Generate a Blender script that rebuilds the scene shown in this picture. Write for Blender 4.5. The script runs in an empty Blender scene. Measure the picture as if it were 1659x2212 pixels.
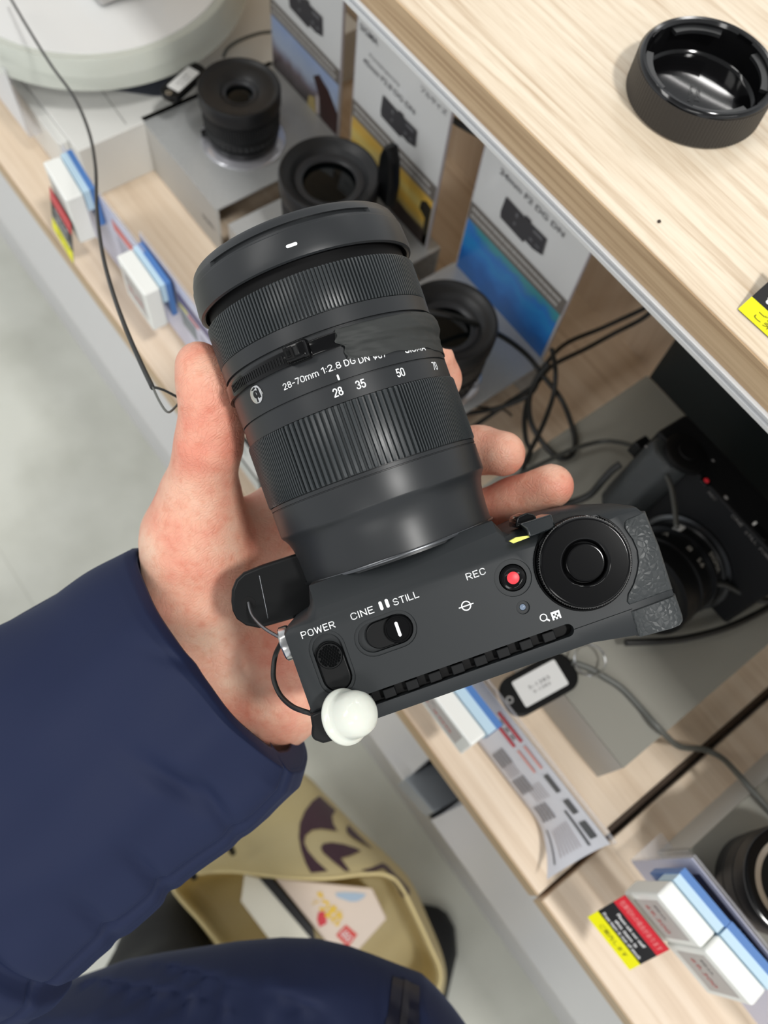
import bpy, bmesh, math, random
import numpy as np
from mathutils import Vector, Matrix
random.seed(4)
C = bpy.context.scene.collection
SC = bpy.context.scene

# ---------------------------------------------------------------- camera
# R maps world axes to lens axes (x right, y down, z forward); the phone is held 1.35 m above the floor
R = np.array([[0.595991, 0.798659, 0.083296], [0.756173, -0.523312, -0.39287], [-0.270179, 0.297133, -0.915814]])
F = 1850.0; CX, CY = 829.5, 1106.0
H0 = 1350.0                                   # phone height above the floor in mm
cam = bpy.data.cameras.new('camera'); camo = bpy.data.objects.new('camera', cam); C.objects.link(camo)
M3 = Matrix([[R[0][i], -R[1][i], -R[2][i]] for i in range(3)])
camo.matrix_world = Matrix.Translation((0, 0, H0/1000)) @ M3.to_4x4()
cam.sensor_fit = 'VERTICAL'; cam.sensor_height = 24.0; cam.lens = F/2212*24.0
cam.clip_start = 0.01; cam.clip_end = 50
cam.dof.use_dof = True; cam.dof.focus_distance = 0.262; cam.dof.aperture_fstop = cam.lens/2.3
SC.camera = camo

# ---------------------------------------------------------------- light
SC.view_settings.view_transform = 'Standard'; SC.view_settings.look = 'None'
SC.view_settings.gamma = 1.0; SC.view_settings.use_curve_mapping = False
SC.view_settings.exposure = 0.0
w = bpy.data.worlds.new('store'); SC.world = w; w.use_nodes = True
# bright shop all round, dimmer between the ceiling lamps
wt = w.node_tree; wg = wt.nodes['Background']; wg.inputs[0].default_value = (0.955, 0.98, 1.0, 1)
wc = wt.nodes.new('ShaderNodeTexCoord'); wsx = wt.nodes.new('ShaderNodeSeparateXYZ'); wm = wt.nodes.new('ShaderNodeMapRange')
wm.inputs[1].default_value = 0.1; wm.inputs[2].default_value = 0.85; wm.inputs[3].default_value = 1.0; wm.inputs[4].default_value = 0.3
wt.links.new(wc.outputs['Generated'], wsx.inputs[0]); wt.links.new(wsx.outputs[2], wm.inputs[0]); wt.links.new(wm.outputs[0], wg.inputs[1])
def ceiling_or_fill_strip(x, y, e, sx=0.1, sy=1.8, z=3.1, rz=0.0):
    l = bpy.data.lights.new('ceiling_or_fill_lamp', 'AREA'); l.shape = 'RECTANGLE'; l.size = sx; l.size_y = sy; l.energy = e; l.color = (1.0, 0.985, 0.955)
    o = bpy.data.objects.new('ceiling_or_fill_lamp', l); C.objects.link(o); o.location = (x, y, z); o.rotation_euler = (0, 0, rz); return o
for x, y, e, sx, sy in ((0.95, 0.2, 37, 0.24, 0.24), (-1.4, 0.2, 6, 0.1, 1.8), (-0.9, -1.6, 24, 0.5, 1.8), (2.6, 0.4, 6, 0.1, 1.8), (1.5, -2.0, 22, 0.5, 1.8), (-1.1, 2.62, 9, 2.4, 0.07), (-1.1, 2.1, 7, 0.6, 0.12)):  # the two wide aisle-side lamps are unseen fill added for the shelf interior
    ceiling_or_fill_strip(x, y, e, sx, sy)

# ---------------------------------------------------------------- geometry helpers (all lengths in mm)
def ray(px, py): return R.T @ np.array([(px-CX)/F, (py-CY)/F, 1.0])
def onz(px, py, z): r = ray(px, py); return r*((z)/r[2])            # hit with a level at height z (relative to the phone)
def ony(px, py, y): r = ray(px, py); return r*(y/r[1])
def W(p): return Vector((p[0]/1000, p[1]/1000, (p[2]+H0)/1000))
def camP(px, py, Z): return np.array([(px-CX)/F*Z, (py-CY)/F*Z, Z])
def cw(c): return R.T @ np.asarray(c, float)                          # lens axes to world axes
def srgb(r, g, b):
    f = lambda c: c/12.92 if c <= 0.04045 else ((c+0.055)/1.055)**2.4
    return (f(r/255), f(g/255), f(b/255), 1)

class MB:
    def __init__(s): s.v = []; s.f = []
    def add(s, vs, fs):
        n = len(s.v); s.v += [tuple(map(float, v)) for v in vs]; s.f += [tuple(i+n for i in f) for f in fs]; return s
    def box(s, x0, x1, y0, y1, z0, z1, M=None):
        vs = [(x, y, z) for z in (z0, z1) for x, y in ((x0, y0), (x1, y0), (x1, y1), (x0, y1))]
        if M is not None: vs = [M @ Vector(v) for v in vs]
        return s.add(vs, [(3, 2, 1, 0), (4, 5, 6, 7), (0, 1, 5, 4), (1, 2, 6, 5), (2, 3, 7, 6), (3, 0, 4, 7)])
    def loft(s, rings, cap=True, closed=True):
        n = len(rings[0]); vs = [p for r in rings for p in r]; fs = []
        for i in range(len(rings)-1):
            for j in range(n if closed else n-1):
                k = (j+1) % n; fs.append((i*n+j, i*n+k, (i+1)*n+k, (i+1)*n+j))
        if cap: fs.append(tuple(reversed(range(n)))); fs.append(tuple(range((len(rings)-1)*n, len(rings)*n)))
        return s.add(vs, fs)
    def prism(s, poly, z0, z1): return s.loft([[(x, y, z0) for x, y in poly], [(x, y, z1) for x, y in poly]])
    def tube(s, pts, r, n=10, smooth=True):
        P = [Vector(p) for p in pts]
        if smooth and len(P) > 2: P = spline(P)
        rings = []; up = Vector((0, 0, 1)); t0 = (P[1]-P[0]).normalized()
        a = t0.orthogonal().normalized()
        for i, p in enumerate(P):
            t = (P[min(i+1, len(P)-1)]-P[max(i-1, 0)]).normalized()
            a = (a-t*a.dot(t)).normalized(); b = t.cross(a)
            rr = r[min(int(i/len(P)*len(r)), len(r)-1)] if isinstance(r, (list, tuple)) else r
            rings.append([tuple(p+(a*math.cos(q)+b*math.sin(q))*rr) for q in [2*math.pi*k/n for k in range(n)]])
        return s.loft(rings)
    def build(s, name, mat, parent=None, smooth=None, bevel=0, seg=3, M=None, loc=None):
        me = bpy.data.meshes.new(name)
        vs = [Vector(v) for v in s.v]
        if M is not None: vs = [M @ v for v in vs]
        me.from_pydata([v/1000 for v in vs], [], s.f); 
        bm = bmesh.new(); bm.from_mesh(me); bmesh.ops.remove_doubles(bm, verts=bm.verts, dist=1e-7); bmesh.ops.recalc_face_normals(bm, faces=bm.faces); bm.to_mesh(me); bm.free()
        me.materials.append(mat)
        o = bpy.data.objects.new(name, me); C.objects.link(o)
        if parent: o.parent = parent
        if loc is not None: o.location = loc
        if bevel:
            b = o.modifiers.new('bevel', 'BEVEL'); b.width = bevel/1000; b.segments = seg; b.limit_method = 'ANGLE'; b.angle_limit = 0.6
        if smooth is None: smooth = 40
        if smooth: shade(me, smooth)
        return o
def shade(me, deg):
    me.polygons.foreach_set('use_smooth', [True]*len(me.polygons))
    if deg < 180: me.set_sharp_from_angle(angle=math.radians(deg))
def spline(P, k=8):
    out = []
    for i in range(len(P)-1):
        p0 = P[max(i-1, 0)]; p1 = P[i]; p2 = P[i+1]; p3 = P[min(i+2, len(P)-1)]
        for j in range(k):
            t = j/k
            out.append(0.5*((2*p1)+(p2-p0)*t+(2*p0-5*p1+4*p2-p3)*t*t+(3*p1-p0-3*p2+p3)*t**3))
    out.append(P[-1]); return out
def rot_ring(prof, n=96, axis='z', rf=None, a0=0, a1=2*math.pi):
    # surface of revolution; prof = closed list of (s, r); rf(angle, s, r) may modulate the radius
    full = abs(a1-a0-2*math.pi) < 1e-6; rings = []
    for k in range(n if full else n+1):
        q = a0+(a1-a0)*k/n; ring = []
        for s_, r in prof:
            if rf: r = rf(q, s_, r)
            c, d = r*math.sin(q), r*math.cos(q)
            ring.append((c, s_, d) if axis == 'y' else (c, d, s_) if axis == 'z' else (s_, c, d))
        rings.append(ring)
    if full: rings.append(rings[0])
    m = MB(); m.loft(rings, cap=not full); return m
def lathe(prof, n=64, axis='z', c=(0, 0, 0)):
    # solid from (s, r) pairs running from one end of the axis to the other
    rings = []
    for s_, r in prof:
        r = max(r, 1e-3)
        rings.append([((c[0]+r*math.sin(q), c[1]+r*math.cos(q), c[2]+s_) if axis == 'z' else (c[0]+r*math.sin(q), c[1]+s_, c[2]+r*math.cos(q)) if axis == 'y' else (c[0]+s_, c[1]+r*math.sin(q), c[2]+r*math.cos(q))) for q in [2*math.pi*k/n for k in range(n)]])
    m = MB(); m.loft(rings); return m
def stadium(cx, cy, hw, hl, along='x', n=12):
    # capsule outline with half width hw and half length hl
    P = []
    for s_ in (1, -1):
        for k in range(n+1):
            q = -math.pi/2+math.pi*k/n
            P.append((s_*(hl-hw+hw*math.cos(q)), s_*hw*math.sin(q)))
    return [(cx+a, cy+b) if along == 'x' else (cx+b, cy+a) for a, b in P]
def circle(cx, cy, r, n=48): return [(cx+r*math.cos(2*math.pi*k/n), cy+r*math.sin(2*math.pi*k/n)) for k in range(n)]
def round_rect(x0, x1, y0, y1, r, n=6):
    P = []
    for cx, cy, a in ((x1-r, y1-r, 0), (x0+r, y1-r, 90), (x0+r, y0+r, 180), (x1-r, y0+r, 270)):
        for k in range(n+1):
            q = math.radians(a+90*k/n); P.append((cx+r*math.cos(q), cy+r*math.sin(q)))
    return P
def empty(name, loc, M=None, parent=None):
    o = bpy.data.objects.new(name, None); C.objects.link(o); o.empty_display_size = 0.02
    if M is not None: o.matrix_world = Matrix.Translation(loc) @ M.to_4x4()
    else: o.location = loc
    if parent: o.parent = parent
    return o
def tag(o, label=None, cat=None, group=None, kind=None):
    if label: o['label'] = label
    if cat: o['category'] = cat
    if group: o['group'] = group
    if kind: o['kind'] = kind
    return o
def thing(name, label, cat, loc, M=None, group=None): return tag(empty(name, loc, M), label, cat, group)
def cut(o, cutters):
    for c in cutters:
        m = o.modifiers.new('cut', 'BOOLEAN'); m.operation = 'DIFFERENCE'; m.solver = 'EXACT'; m.object = c
    dg = bpy.context.evaluated_depsgraph_get(); dg.update()
    me = bpy.data.meshes.new_from_object(o.evaluated_get(dg)); old = o.data; o.modifiers.clear(); o.data = me
    for c in cutters: bpy.data.objects.remove(c)
    shade(me, 35); return o
def text_mesh(body, width=None, height=None, size=1.0, extrude=0.0, align='LEFT', bold=0.0, font=None):
    cu = bpy.data.curves.new('t', 'FONT'); cu.body = body; cu.size = size; cu.extrude = 0; cu.offset = bold; cu.resolution_u = 4
    o = bpy.data.objects.new('t', cu); C.objects.link(o)
    dg = bpy.context.evaluated_depsgraph_get(); me = o.evaluated_get(dg).to_mesh()
    v = np.array([x.co[:] for x in me.vertices]); f = [tuple(p.vertices) for p in me.polygons]
    bpy.data.objects.remove(o); bpy.data.curves.remove(cu)
    lo, hi = v.min(0), v.max(0); v = v-lo; ext = hi-lo
    sx = width/ext[0] if width else 1; sy = height/ext[1] if height else sx
    if not width and height: sx = sy
    v[:, 0] *= sx; v[:, 1] *= sy
    if align == 'CENTER': v[:, 0] -= ext[0]*sx/2; v[:, 1] -= ext[1]*sy/2
    return v, f
def put_text(m, body, x, y, width=None, height=None, align='CENTER', M=None, z=0.0, bold=0.0, fn=None):
    v, f = text_mesh(body, width, height, align=align, bold=bold)
    P = [(a+x, b+y, z) for a, b, _ in v]
    if fn: P = [fn(*p) for p in P]
    if M is not None: P = [tuple(M @ Vector(p)) for p in P]
    m.add(P, f); return m
def flat(m, poly, z=0.0, M=None, fn=None):
    P = [(x, y, z) for x, y in poly]
    if fn: P = [fn(*p) for p in P]
    if M is not None: P = [tuple(M @ Vector(p)) for p in P]
    m.add(P, [tuple(range(len(P)))]); return m
def raw_mesh(name, m, mat, parent=None):
    # flat printed shapes keep their own normals
    me = bpy.data.meshes.new(name); me.from_pydata([Vector(v)/1000 for v in m.v], [], m.f); me.materials.append(mat)
    o = bpy.data.objects.new(name, me); C.objects.link(o)
    if parent: o.parent = parent
    return o

# ---------------------------------------------------------------- materials
def pbr(name, col, rough=0.5, metal=0.0, spec=0.5, bump=None, noise=None, sss=0.0, coat=0.0, trans=0.0, ior=1.45, alpha=1.0):
    m = bpy.data.materials.new(name); m.use_nodes = True; nt = m.node_tree; b = nt.nodes['Principled BSDF']
    c = srgb(*col); b.inputs['Base Color'].default_value = c; b.inputs['Roughness'].default_value = rough; b.inputs['Metallic'].default_value = metal
    b.inputs['Specular IOR Level'].default_value = spec; b.inputs['Coat Weight'].default_value = coat; b.inputs['Coat Roughness'].default_value = 0.08
    b.inputs['Transmission Weight'].default_value = trans; b.inputs['IOR'].default_value = ior; b.inputs['Alpha'].default_value = alpha
    if sss: b.inputs['Subsurface Weight'].default_value = sss; b.inputs['Subsurface Radius'].default_value = (0.004, 0.0015, 0.001); b.inputs['Subsurface Scale'].default_value = 1.0
    tc = nt.nodes.new('ShaderNodeTexCoord')
    if noise:                       # (scale, second colour, lo, hi, (stretch))
        sc, col2, lo, hi = noise[:4]; n = nt.nodes.new('ShaderNodeTexNoise'); n.inputs['Scale'].default_value = sc; n.inputs['Detail'].default_value = 5
        mp = nt.nodes.new('ShaderNodeMapping'); nt.links.new(tc.outputs['Object'], mp.inputs[0]); nt.links.new(mp.outputs[0], n.inputs[0])
        if len(noise) > 4: mp.inputs['Scale'].default_value = noise[4]
        r = nt.nodes.new('ShaderNodeMapRange'); r.inputs[1].default_value = lo; r.inputs[2].default_value = hi; nt.links.new(n.outputs[0], r.inputs[0])
        x = nt.nodes.new('ShaderNodeMix'); x.data_type = 'RGBA'; x.inputs[6].default_value = c; x.inputs[7].default_value = srgb(*col2)
        nt.links.new(r.outputs[0], x.inputs[0]); nt.links.new(x.outputs[2], b.inputs['Base Color'])
    if bump:                        # (kind, scale, distance in mm, strength)
        kind, sc, dist, st = bump
        if kind == 'noise': n = nt.nodes.new('ShaderNodeTexNoise'); n.inputs['Detail'].default_value = 3
        else:
            n = nt.nodes.new('ShaderNodeTexVoronoi'); n.feature = 'SMOOTH_F1' if kind == 'cells' else 'DISTANCE_TO_EDGE'
        n.inputs['Scale'].default_value = sc; nt.links.new(tc.outputs['Object'], n.inputs[0])
        bp = nt.nodes.new('ShaderNodeBump'); bp.inputs['Distance'].default_value = dist/1000; bp.inputs['Strength'].default_value = st
        nt.links.new(n.outputs[0], bp.inputs['Height']); nt.links.new(bp.outputs[0], b.inputs['Normal'])
    return m
def wood(name, c1, c2, c3, sx=(1.2, 34, 30), rough=0.45):
    # long grain running along x, with short darker pores
    m = pbr(name, c1, rough); nt = m.node_tree; b = nt.nodes['Principled BSDF']; L = nt.links.new
    tc = nt.nodes.new('ShaderNodeTexCoord'); mp = nt.nodes.new('ShaderNodeMapping'); mp.inputs['Scale'].default_value = sx; L(tc.outputs['Object'], mp.inputs[0])
    n = nt.nodes.new('ShaderNodeTexNoise'); n.inputs['Scale'].default_value = 4.5; n.inputs['Detail'].default_value = 6; n.inputs['Roughness'].default_value = 0.6; n.inputs['Distortion'].default_value = 0.6; L(mp.outputs[0], n.inputs[0])
    r = nt.nodes.new('ShaderNodeValToRGB'); e = r.color_ramp.elements; e[0].position = 0.33; e[0].color = srgb(*c3); e[1].position = 0.62; e[1].color = srgb(*c1)
    k = e.new(0.47); k.color = srgb(*c2); L(n.outputs[0], r.inputs[0])
    mp2 = nt.nodes.new('ShaderNodeMapping'); mp2.inputs['Scale'].default_value = (sx[0]*8, sx[1]*4, sx[2]*4); L(tc.outputs['Object'], mp2.inputs[0])
    n2 = nt.nodes.new('ShaderNodeTexNoise'); n2.inputs['Scale'].default_value = 4.0; n2.inputs['Detail'].default_value = 3; L(mp2.outputs[0], n2.inputs[0])
    r2 = nt.nodes.new('ShaderNodeMapRange'); r2.inputs[1].default_value = 0.55; r2.inputs[2].default_value = 0.75; r2.inputs[4].default_value = 0.5; L(n2.outputs[0], r2.inputs[0])
    x = nt.nodes.new('ShaderNodeMix'); x.data_type = 'RGBA'; x.inputs[7].default_value = srgb(*c3); L(r2.outputs[0], x.inputs[0]); L(r.outputs[0], x.inputs[6]); L(x.outputs[2], b.inputs['Base Color'])
    return m
PI = math.pi
body_black = pbr('camera_black', (37, 40, 42), 0.45, 0, 0.3, ('noise', 9000, 0.02, 0.35))
lens_black = pbr('lens_black', (38, 40, 42), 0.36, 0, 0.4, ('noise', 9000, 0.012, 0.3))
rib_black = pbr('ribbed_rubber', (46, 50, 52), 0.36, 0, 0.5, ('noise', 4000, 0.02, 0.3))
gloss_black = pbr('gloss_black', (9, 9, 10), 0.1, 0, 0.3)
satin_black = pbr('satin_black', (13, 14, 15), 0.33, 0, 0.25)
deep_black = pbr('deep_black', (7, 7, 8), 0.55, 0, 0.2)
leather = pbr('leatherette', (54, 57, 58), 0.42, 0, 0.4, ('edge', 560, 0.45, 1.0))
white_paint = pbr('white_lettering', (235, 237, 238), 0.5)
red_paint = pbr('red_paint', (226, 50, 62), 0.4)
led_mat = pbr('grey_led', (110, 125, 145), 0.3)
chrome = pbr('chrome', (205, 205, 205), 0.22, 1.0)
dark_metal = pbr('dark_metal', (95, 97, 100), 0.3, 1.0)
white_plastic = pbr('white_gloss_plastic', (214, 217, 207), 0.12, 0, 0.5, sss=0.1)
tape_mat = pbr('cloth_tape', (48, 50, 49), 0.6, 0, 0.35, ('noise', 2500, 0.06, 0.6))
wire_mat = pbr('black_cable', (30, 31, 30), 0.42)
grey_wire = pbr('grey_cable', (92, 94, 90), 0.45)

# ---------------------------------------------------------------- engraved style stroke lettering
def arc(cx, cy, rx, ry, a0, a1, n=14): return [(cx+rx*math.cos(math.radians(a0+(a1-a0)*k/n)), cy+ry*math.sin(math.radians(a0+(a1-a0)*k/n))) for k in range(n+1)]
bowl = [(0.0, 1.0), (0.32, 1.0)]+arc(0.32, 0.73, 0.27, 0.27, 90, -90)+[(0.0, 0.46)]
GL = {'P': (0.6, [[(0, 0), (0, 1)], bowl]), 'R': (0.62, [[(0, 0), (0, 1)], bowl, [(0.3, 0.46), (0.6, 0)]]), 'O': (0.62, [arc(0.31, 0.69, 0.31, 0.31, 0, 180)+arc(0.31, 0.31, 0.31, 0.31, 180, 360)+[(0.62, 0.69)]]),
 'W': (0.88, [[(0, 1), (0.2, 0), (0.44, 0.92), (0.68, 0), (0.88, 1)]]), 'E': (0.52, [[(0.52, 1), (0, 1), (0, 0), (0.52, 0)], [(0, 0.52), (0.44, 0.52)]]),
 'C': (0.58, [arc(0.3, 0.7, 0.29, 0.3, 12, 180)+arc(0.3, 0.3, 0.29, 0.3, 180, 348)]), 'I': (0.0, [[(0, 0), (0, 1)]]), 'N': (0.58, [[(0, 0), (0, 1), (0.58, 0), (0.58, 1)]]),
 'S': (0.56, [arc(0.28, 0.745, 0.26, 0.255, 15, 270)+arc(0.28, 0.25, 0.28, 0.25, 90, -165)]), 'T': (0.56, [[(0, 1), (0.56, 1)], [(0.28, 1), (0.28, 0)]]), 'L': (0.48, [[(0, 1), (0, 0), (0.48, 0)]]),
 '2': (0.54, [arc(0.27, 0.73, 0.27, 0.27, 168, -28)+[(0, 0), (0.55, 0)]]), '8': (0.56, [arc(0.28, 0.76, 0.24, 0.24, 90, 450), arc(0.28, 0.26, 0.28, 0.26, 90, 450)]), '7': (0.54, [[(0, 1), (0.54, 1), (0.2, 0)]]),
 '0': (0.56, [arc(0.28, 0.72, 0.28, 0.28, 0, 180)+arc(0.28, 0.28, 0.28, 0.28, 180, 360)+[(0.56, 0.72)]]), '5': (0.54, [[(0.5, 1), (0.07, 1), (0.04, 0.53)]+arc(0.26, 0.31, 0.28, 0.31, 125, -155)]),
 '3': (0.54, [arc(0.26, 0.75, 0.25, 0.25, 160, -90)+arc(0.26, 0.25, 0.28, 0.25, 90, -160)]), '1': (0.3, [[(0.02, 0.8), (0.28, 1), (0.28, 0)]]), '6': (0.54, [arc(0.27, 0.3, 0.27, 0.3, 0, 360), [(0.02, 0.36), (0.4, 1)]]),
 'm': (0.84, [[(0, 0), (0, 0.72)], arc(0.21, 0.5, 0.21, 0.22, 180, 0)+[(0.42, 0)], arc(0.63, 0.5, 0.21, 0.22, 180, 0)+[(0.84, 0)]]), '-': (0.34, [[(0, 0.46), (0.34, 0.46)]]), ':': (0.05, [[(0.02, 0.12), (0.03, 0.14)], [(0.02, 0.62), (0.03, 0.64)]]), '.': (0.05, [[(0.02, 0.02), (0.03, 0.04)]]),
 'D': (0.58, [[(0, 0), (0, 1), (0.22, 1)]+arc(0.22, 0.5, 0.36, 0.5, 90, -90)+[(0, 0)]]), 'G': (0.6, [arc(0.3, 0.7, 0.29, 0.3, 12, 180)+arc(0.3, 0.3, 0.29, 0.3, 180, 345)+[(0.59, 0.47), (0.34, 0.47)]]), 'o': (0.6, [arc(0.3, 0.5, 0.3, 0.3, 0, 360), [(0.15, 0), (0.45, 1)]]),
 'M': (0.7, [[(0, 0), (0, 1), (0.35, 0.2), (0.7, 1), (0.7, 0)]]), 'A': (0.64, [[(0, 0), (0.32, 1), (0.64, 0)], [(0.1, 0.32), (0.54, 0.32)]]), ' ': (0.2, [])}
def strokes(body, width=None, height=2.0, wt=0.15, gap=0.26, align='LEFT'):
    x = 0.0; segs = []
    for ch in body:
        wd, pl = GL[ch]; segs += [[(x+a, b) for a, b in p] for p in pl]; x += wd+gap
    tot = x-gap; sx = (width/tot) if width else height; sy = height; hw = wt*height/2; V = []; Fc = []
    ox, oy = (-tot*sx/2, -height/2) if align == 'CENTER' else (0, 0)
    for p in segs:
        P = [(a*sx+ox, b*sy+oy) for a, b in p]
        for i in range(len(P)-1):
            (x0, y0), (x1, y1) = P[i], P[i+1]; l = math.hypot(x1-x0, y1-y0)
            if l < 1e-6: continue
            nx, ny = -(y1-y0)/l*hw, (x1-x0)/l*hw; n = len(V); V += [(x0+nx, y0+ny, 0), (x0-nx, y0-ny, 0), (x1-nx, y1-ny, 0), (x1+nx, y1+ny, 0)]; Fc.append((n, n+1, n+2, n+3))
        for q in P:
            n = len(V); V += [(q[0]+hw*math.cos(t*PI/5), q[1]+hw*math.sin(t*PI/5), 0) for t in range(10)]; Fc.append(tuple(range(n, n+10)))
    return V, Fc
def put_strokes(m, body, x, y, width, height, z=0.0, align='CENTER', fn=None, wt=0.15):
    v, f = strokes(body, width, height, wt, align=align); P = [(a+x, b+y, z) for a, b, _ in v]
    if fn: P = [fn(*p) for p in P]
    return m.add(P, f)
# ================================================================ the camera held in the hand
# local axes: x towards the grip, y towards the front of the lens, z up through the top plate; origin on the lens axis at the mount
OC = np.array([5.0931, 13.0439, 289.5505]); BC = np.array([[0.943153, -0.332358, 0.0], [-0.332358, -0.943153, 0.0], [0.0, 0.0, -1.0]])
BW = R.T @ BC
def loc(px, py, zb=35.0):
    r = BC.T @ np.array([(px-CX)/F, (py-CY)/F, 1.0]); o = BC.T @ (-OC); t = (zb-o[2])/r[2]; p = o+r*t
    return (p[0], p[1])
hc = thing('mirrorless_camera', 'black compact camera with a long zoom lens held in the hand', 'camera', W(cw(OC)), Matrix(BW.tolist()))
# --- body
O0 = [(-41.2, -42.5), (-41.2, -10.2), (-39.5, -8.8), (-33, -7.0), (-31.2, -5), (-29.6, 0.4), (29.8, 0.4), (31.6, -3.6), (33.5, -5.2), (50, -4.0), (66, -6.6), (71.5, -9.3), (73.2, -12), (73.4, -44.0), (72, -46.2), (58.8, -46.2), (46, -43.9), (-39.5, -43.9)]
def yclip(y, lim): return min(y, lim)
def inset(p, d):
    cx, cy = 16.0, -25.0; return (p[0]-math.copysign(d, p[0]-cx)*1.0, p[1]-math.copysign(d, p[1]-cy))
O1 = [inset(p, 0.5) for p in O0]
front = [-9.2, -9.2, -9.6, -9.4, -9.2, -8.6, -8.6, -9.0, -9.4, -9.4, -10.6, -11.6, -12.5]
def topring(k, z, d):
    out = []
    for i, p in enumerate(O0):
        q = inset(p, d)
        if 3 <= i <= 10 : q = (q[0], p[1]+(min(p[1], -9.0-0.0)-p[1])*k - (d if k > .9 else 0))
        out.append((q[0], q[1], z))
    return out
rings = [[(x, y, -34.5) for x, y in [inset(p, 1.0) for p in O0]], [(x, y, -33.5) for x, y in O0], [(x, y, 27.5) for x, y in O0]]
rings += [topring(0.35, 31.0, 0.2), topring(0.75, 33.4, 0.4), topring(0.97, 34.6, 0.6), topring(1.0, 35.0, 1.2)]
mb = MB().loft(rings)
body = mb.build('body', body_black, hc, smooth=30)
def cutter(poly, z0, z1=60): return MB().prism(poly, z0, z1).build('c', body_black, hc, smooth=0)
VC = (3.0, -37.35)
pw = (-29.9, -23.2); ci = (-12.0, -20.2); rec = (29.2, -17.2); dial = (50.3, -19.6); led = (29.1, -26.5)
cs = [cutter(stadium(VC[0], VC[1], 1.9, 38.2), 31.2), cutter(stadium(*pw, 5.5, 10.0, 'y'), 34.4), cutter(stadium(*pw, 4.5, 8.9, 'y'), 32.8),
      cutter(stadium(*ci, 5.6, 9.6), 34.4), cutter(stadium(*ci, 4.5, 8.5), 32.8),
      cutter(circle(*rec, 5.6), 34.5), cutter(circle(*rec, 4.1), 31), cutter(circle(*dial, 14.7, 96), 33.0), cutter(circle(*led, 2.0), 34.3), cutter(circle(*led, 1.0, 24), 33)]
# thin parting line from the vent to the grip
cs.append(MB().box(41, 59.5, -37.75, -37.6, 34.7, 60).build('c', body_black, hc, smooth=0))
cut(body, cs)
bv = body.modifiers.new('bevel', 'BEVEL'); bv.width = 0.00035; bv.segments = 2; bv.limit_method = 'ANGLE'; bv.angle_limit = 0.7
pbr_fin = pbr('fin_black', (22, 23, 24), 0.5, 0, 0.15)
# vent floor and its eight fins
MB().prism(stadium(VC[0], VC[1], 2.1, 38.4), 30.9, 31.3).build('vent_channel', deep_black, hc, smooth=0)
for k in range(9):
    x = 33.6-7.2*k
    m = MB().box(x-1.9, x+1.9, VC[1]-1.55, VC[1]+1.35, 31.2, 34.3); m.build('vent_fin', pbr_fin, hc, bevel=0.3)
# power slider
ps = MB().prism(stadium(pw[0], pw[1]-1.1, 4.1, 7.6, 'y'), 32.9, 34.3).build('power_switch', satin_black, hc, bevel=0.4)
lathe([(34.2, 3.95), (34.9, 3.95), (35.3, 3.7), (35.3, 3.35), (35.0, 3.3), (35.0, 0)], c=(pw[0], pw[1]+2.2, 0)).build('thumb_pad', satin_black, ps)
m = MB()
for i in range(-4, 5):
    for j in range(-4, 5):
        x = i*0.82+(0.41 if j % 2 else 0); y = j*0.74
        if x*x+y*y < 3.15**2: 
            b = 0.36; m.add([(pw[0]+x-b, pw[1]+2.2+y-b, 35.0), (pw[0]+x+b, pw[1]+2.2+y-b, 35.0), (pw[0]+x+b, pw[1]+2.2+y+b, 35.0), (pw[0]+x-b, pw[1]+2.2+y+b, 35.0), (pw[0]+x, pw[1]+2.2+y, 35.55)], [(0, 1, 4), (1, 2, 4), (2, 3, 4), (3, 0, 4), (3, 2, 1, 0)])
m.build('pad_studs', satin_black, ps, smooth=0)
# cine / still slider
cw_ = MB().prism(stadium(ci[0]+1.1, ci[1], 4.1, 7.2), 32.9, 34.2).build('mode_switch', satin_black, hc, bevel=0.4)
kx = ci[0]+3.9
lathe([(34.1, 4.2), (34.9, 4.2), (35.4, 3.95), (35.4, 3.55), (35.15, 3.45), (35.1, 0)], c=(kx, ci[1], 0)).build('knob', gloss_black, cw_)
raw_mesh('white_bar', flat(MB(), stadium(kx, ci[1], 0.48, 2.3, 'y'), 35.2), white_paint, cw_)
# record button
rb = lathe([(31.2, 3.85), (34.9, 3.85), (35.7, 3.5), (35.8, 3.0), (35.35, 2.4), (35.3, 0)], c=(*rec, 0)).build('record_button', gloss_black, hc)
lathe([(35.2, 1.85), (35.42, 1.85), (35.5, 1.7), (35.5, 0)], n=40, c=(*rec, 0)).build('red_dot', red_paint, rb)
lathe([(33.0, 0.95), (34.2, 0.9), (34.5, 0)], n=24, c=(*led, 0)).build('status_lamp', led_mat, hc)
# command dial with the shutter release in its middle
dl = lathe([(33.1, 13.9), (34.6, 13.9), (34.9, 13.5), (35.0, 13.3), (38.2, 13.3), (38.6, 13.0), (38.72, 12.6), (38.72, 12.5), (38.72, 7.5), (38.72, 7.4), (38.5, 7.0), (38.0, 6.5), (36.6, 6.1), (36.4, 0)], n=128, c=(*dial, 0)).build('command_dial', gloss_black, hc, smooth=25)
kn = rot_ring([(35.3, 13.25), (35.3, 13.5), (38.1, 13.5), (38.1, 13.25)], n=480, rf=lambda q, s_, r: r+(0.22 if (int(q/(2*PI)*480) % 4) < 2 and r > 13.4 else 0))
kn.v = [(x+dial[0], y+dial[1], z) for x, y, z in kn.v]; kn.build('knurling', satin_black, dl, smooth=0)
lathe([(36.5, 5.75), (38.3, 5.75), (38.8, 5.5), (38.85, 5.2), (38.85, 5.1), (38.85, 0)], n=64, c=(*dial, 0)).build('shutter_button', gloss_black, dl, smooth=25)
rot = rot_ring([(34.0, 14.0), (35.0, 14.0), (35.25, 14.25), (35.25, 14.6), (34.0, 14.6)], n=96, a0=math.radians(40), a1=math.radians(310))
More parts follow.
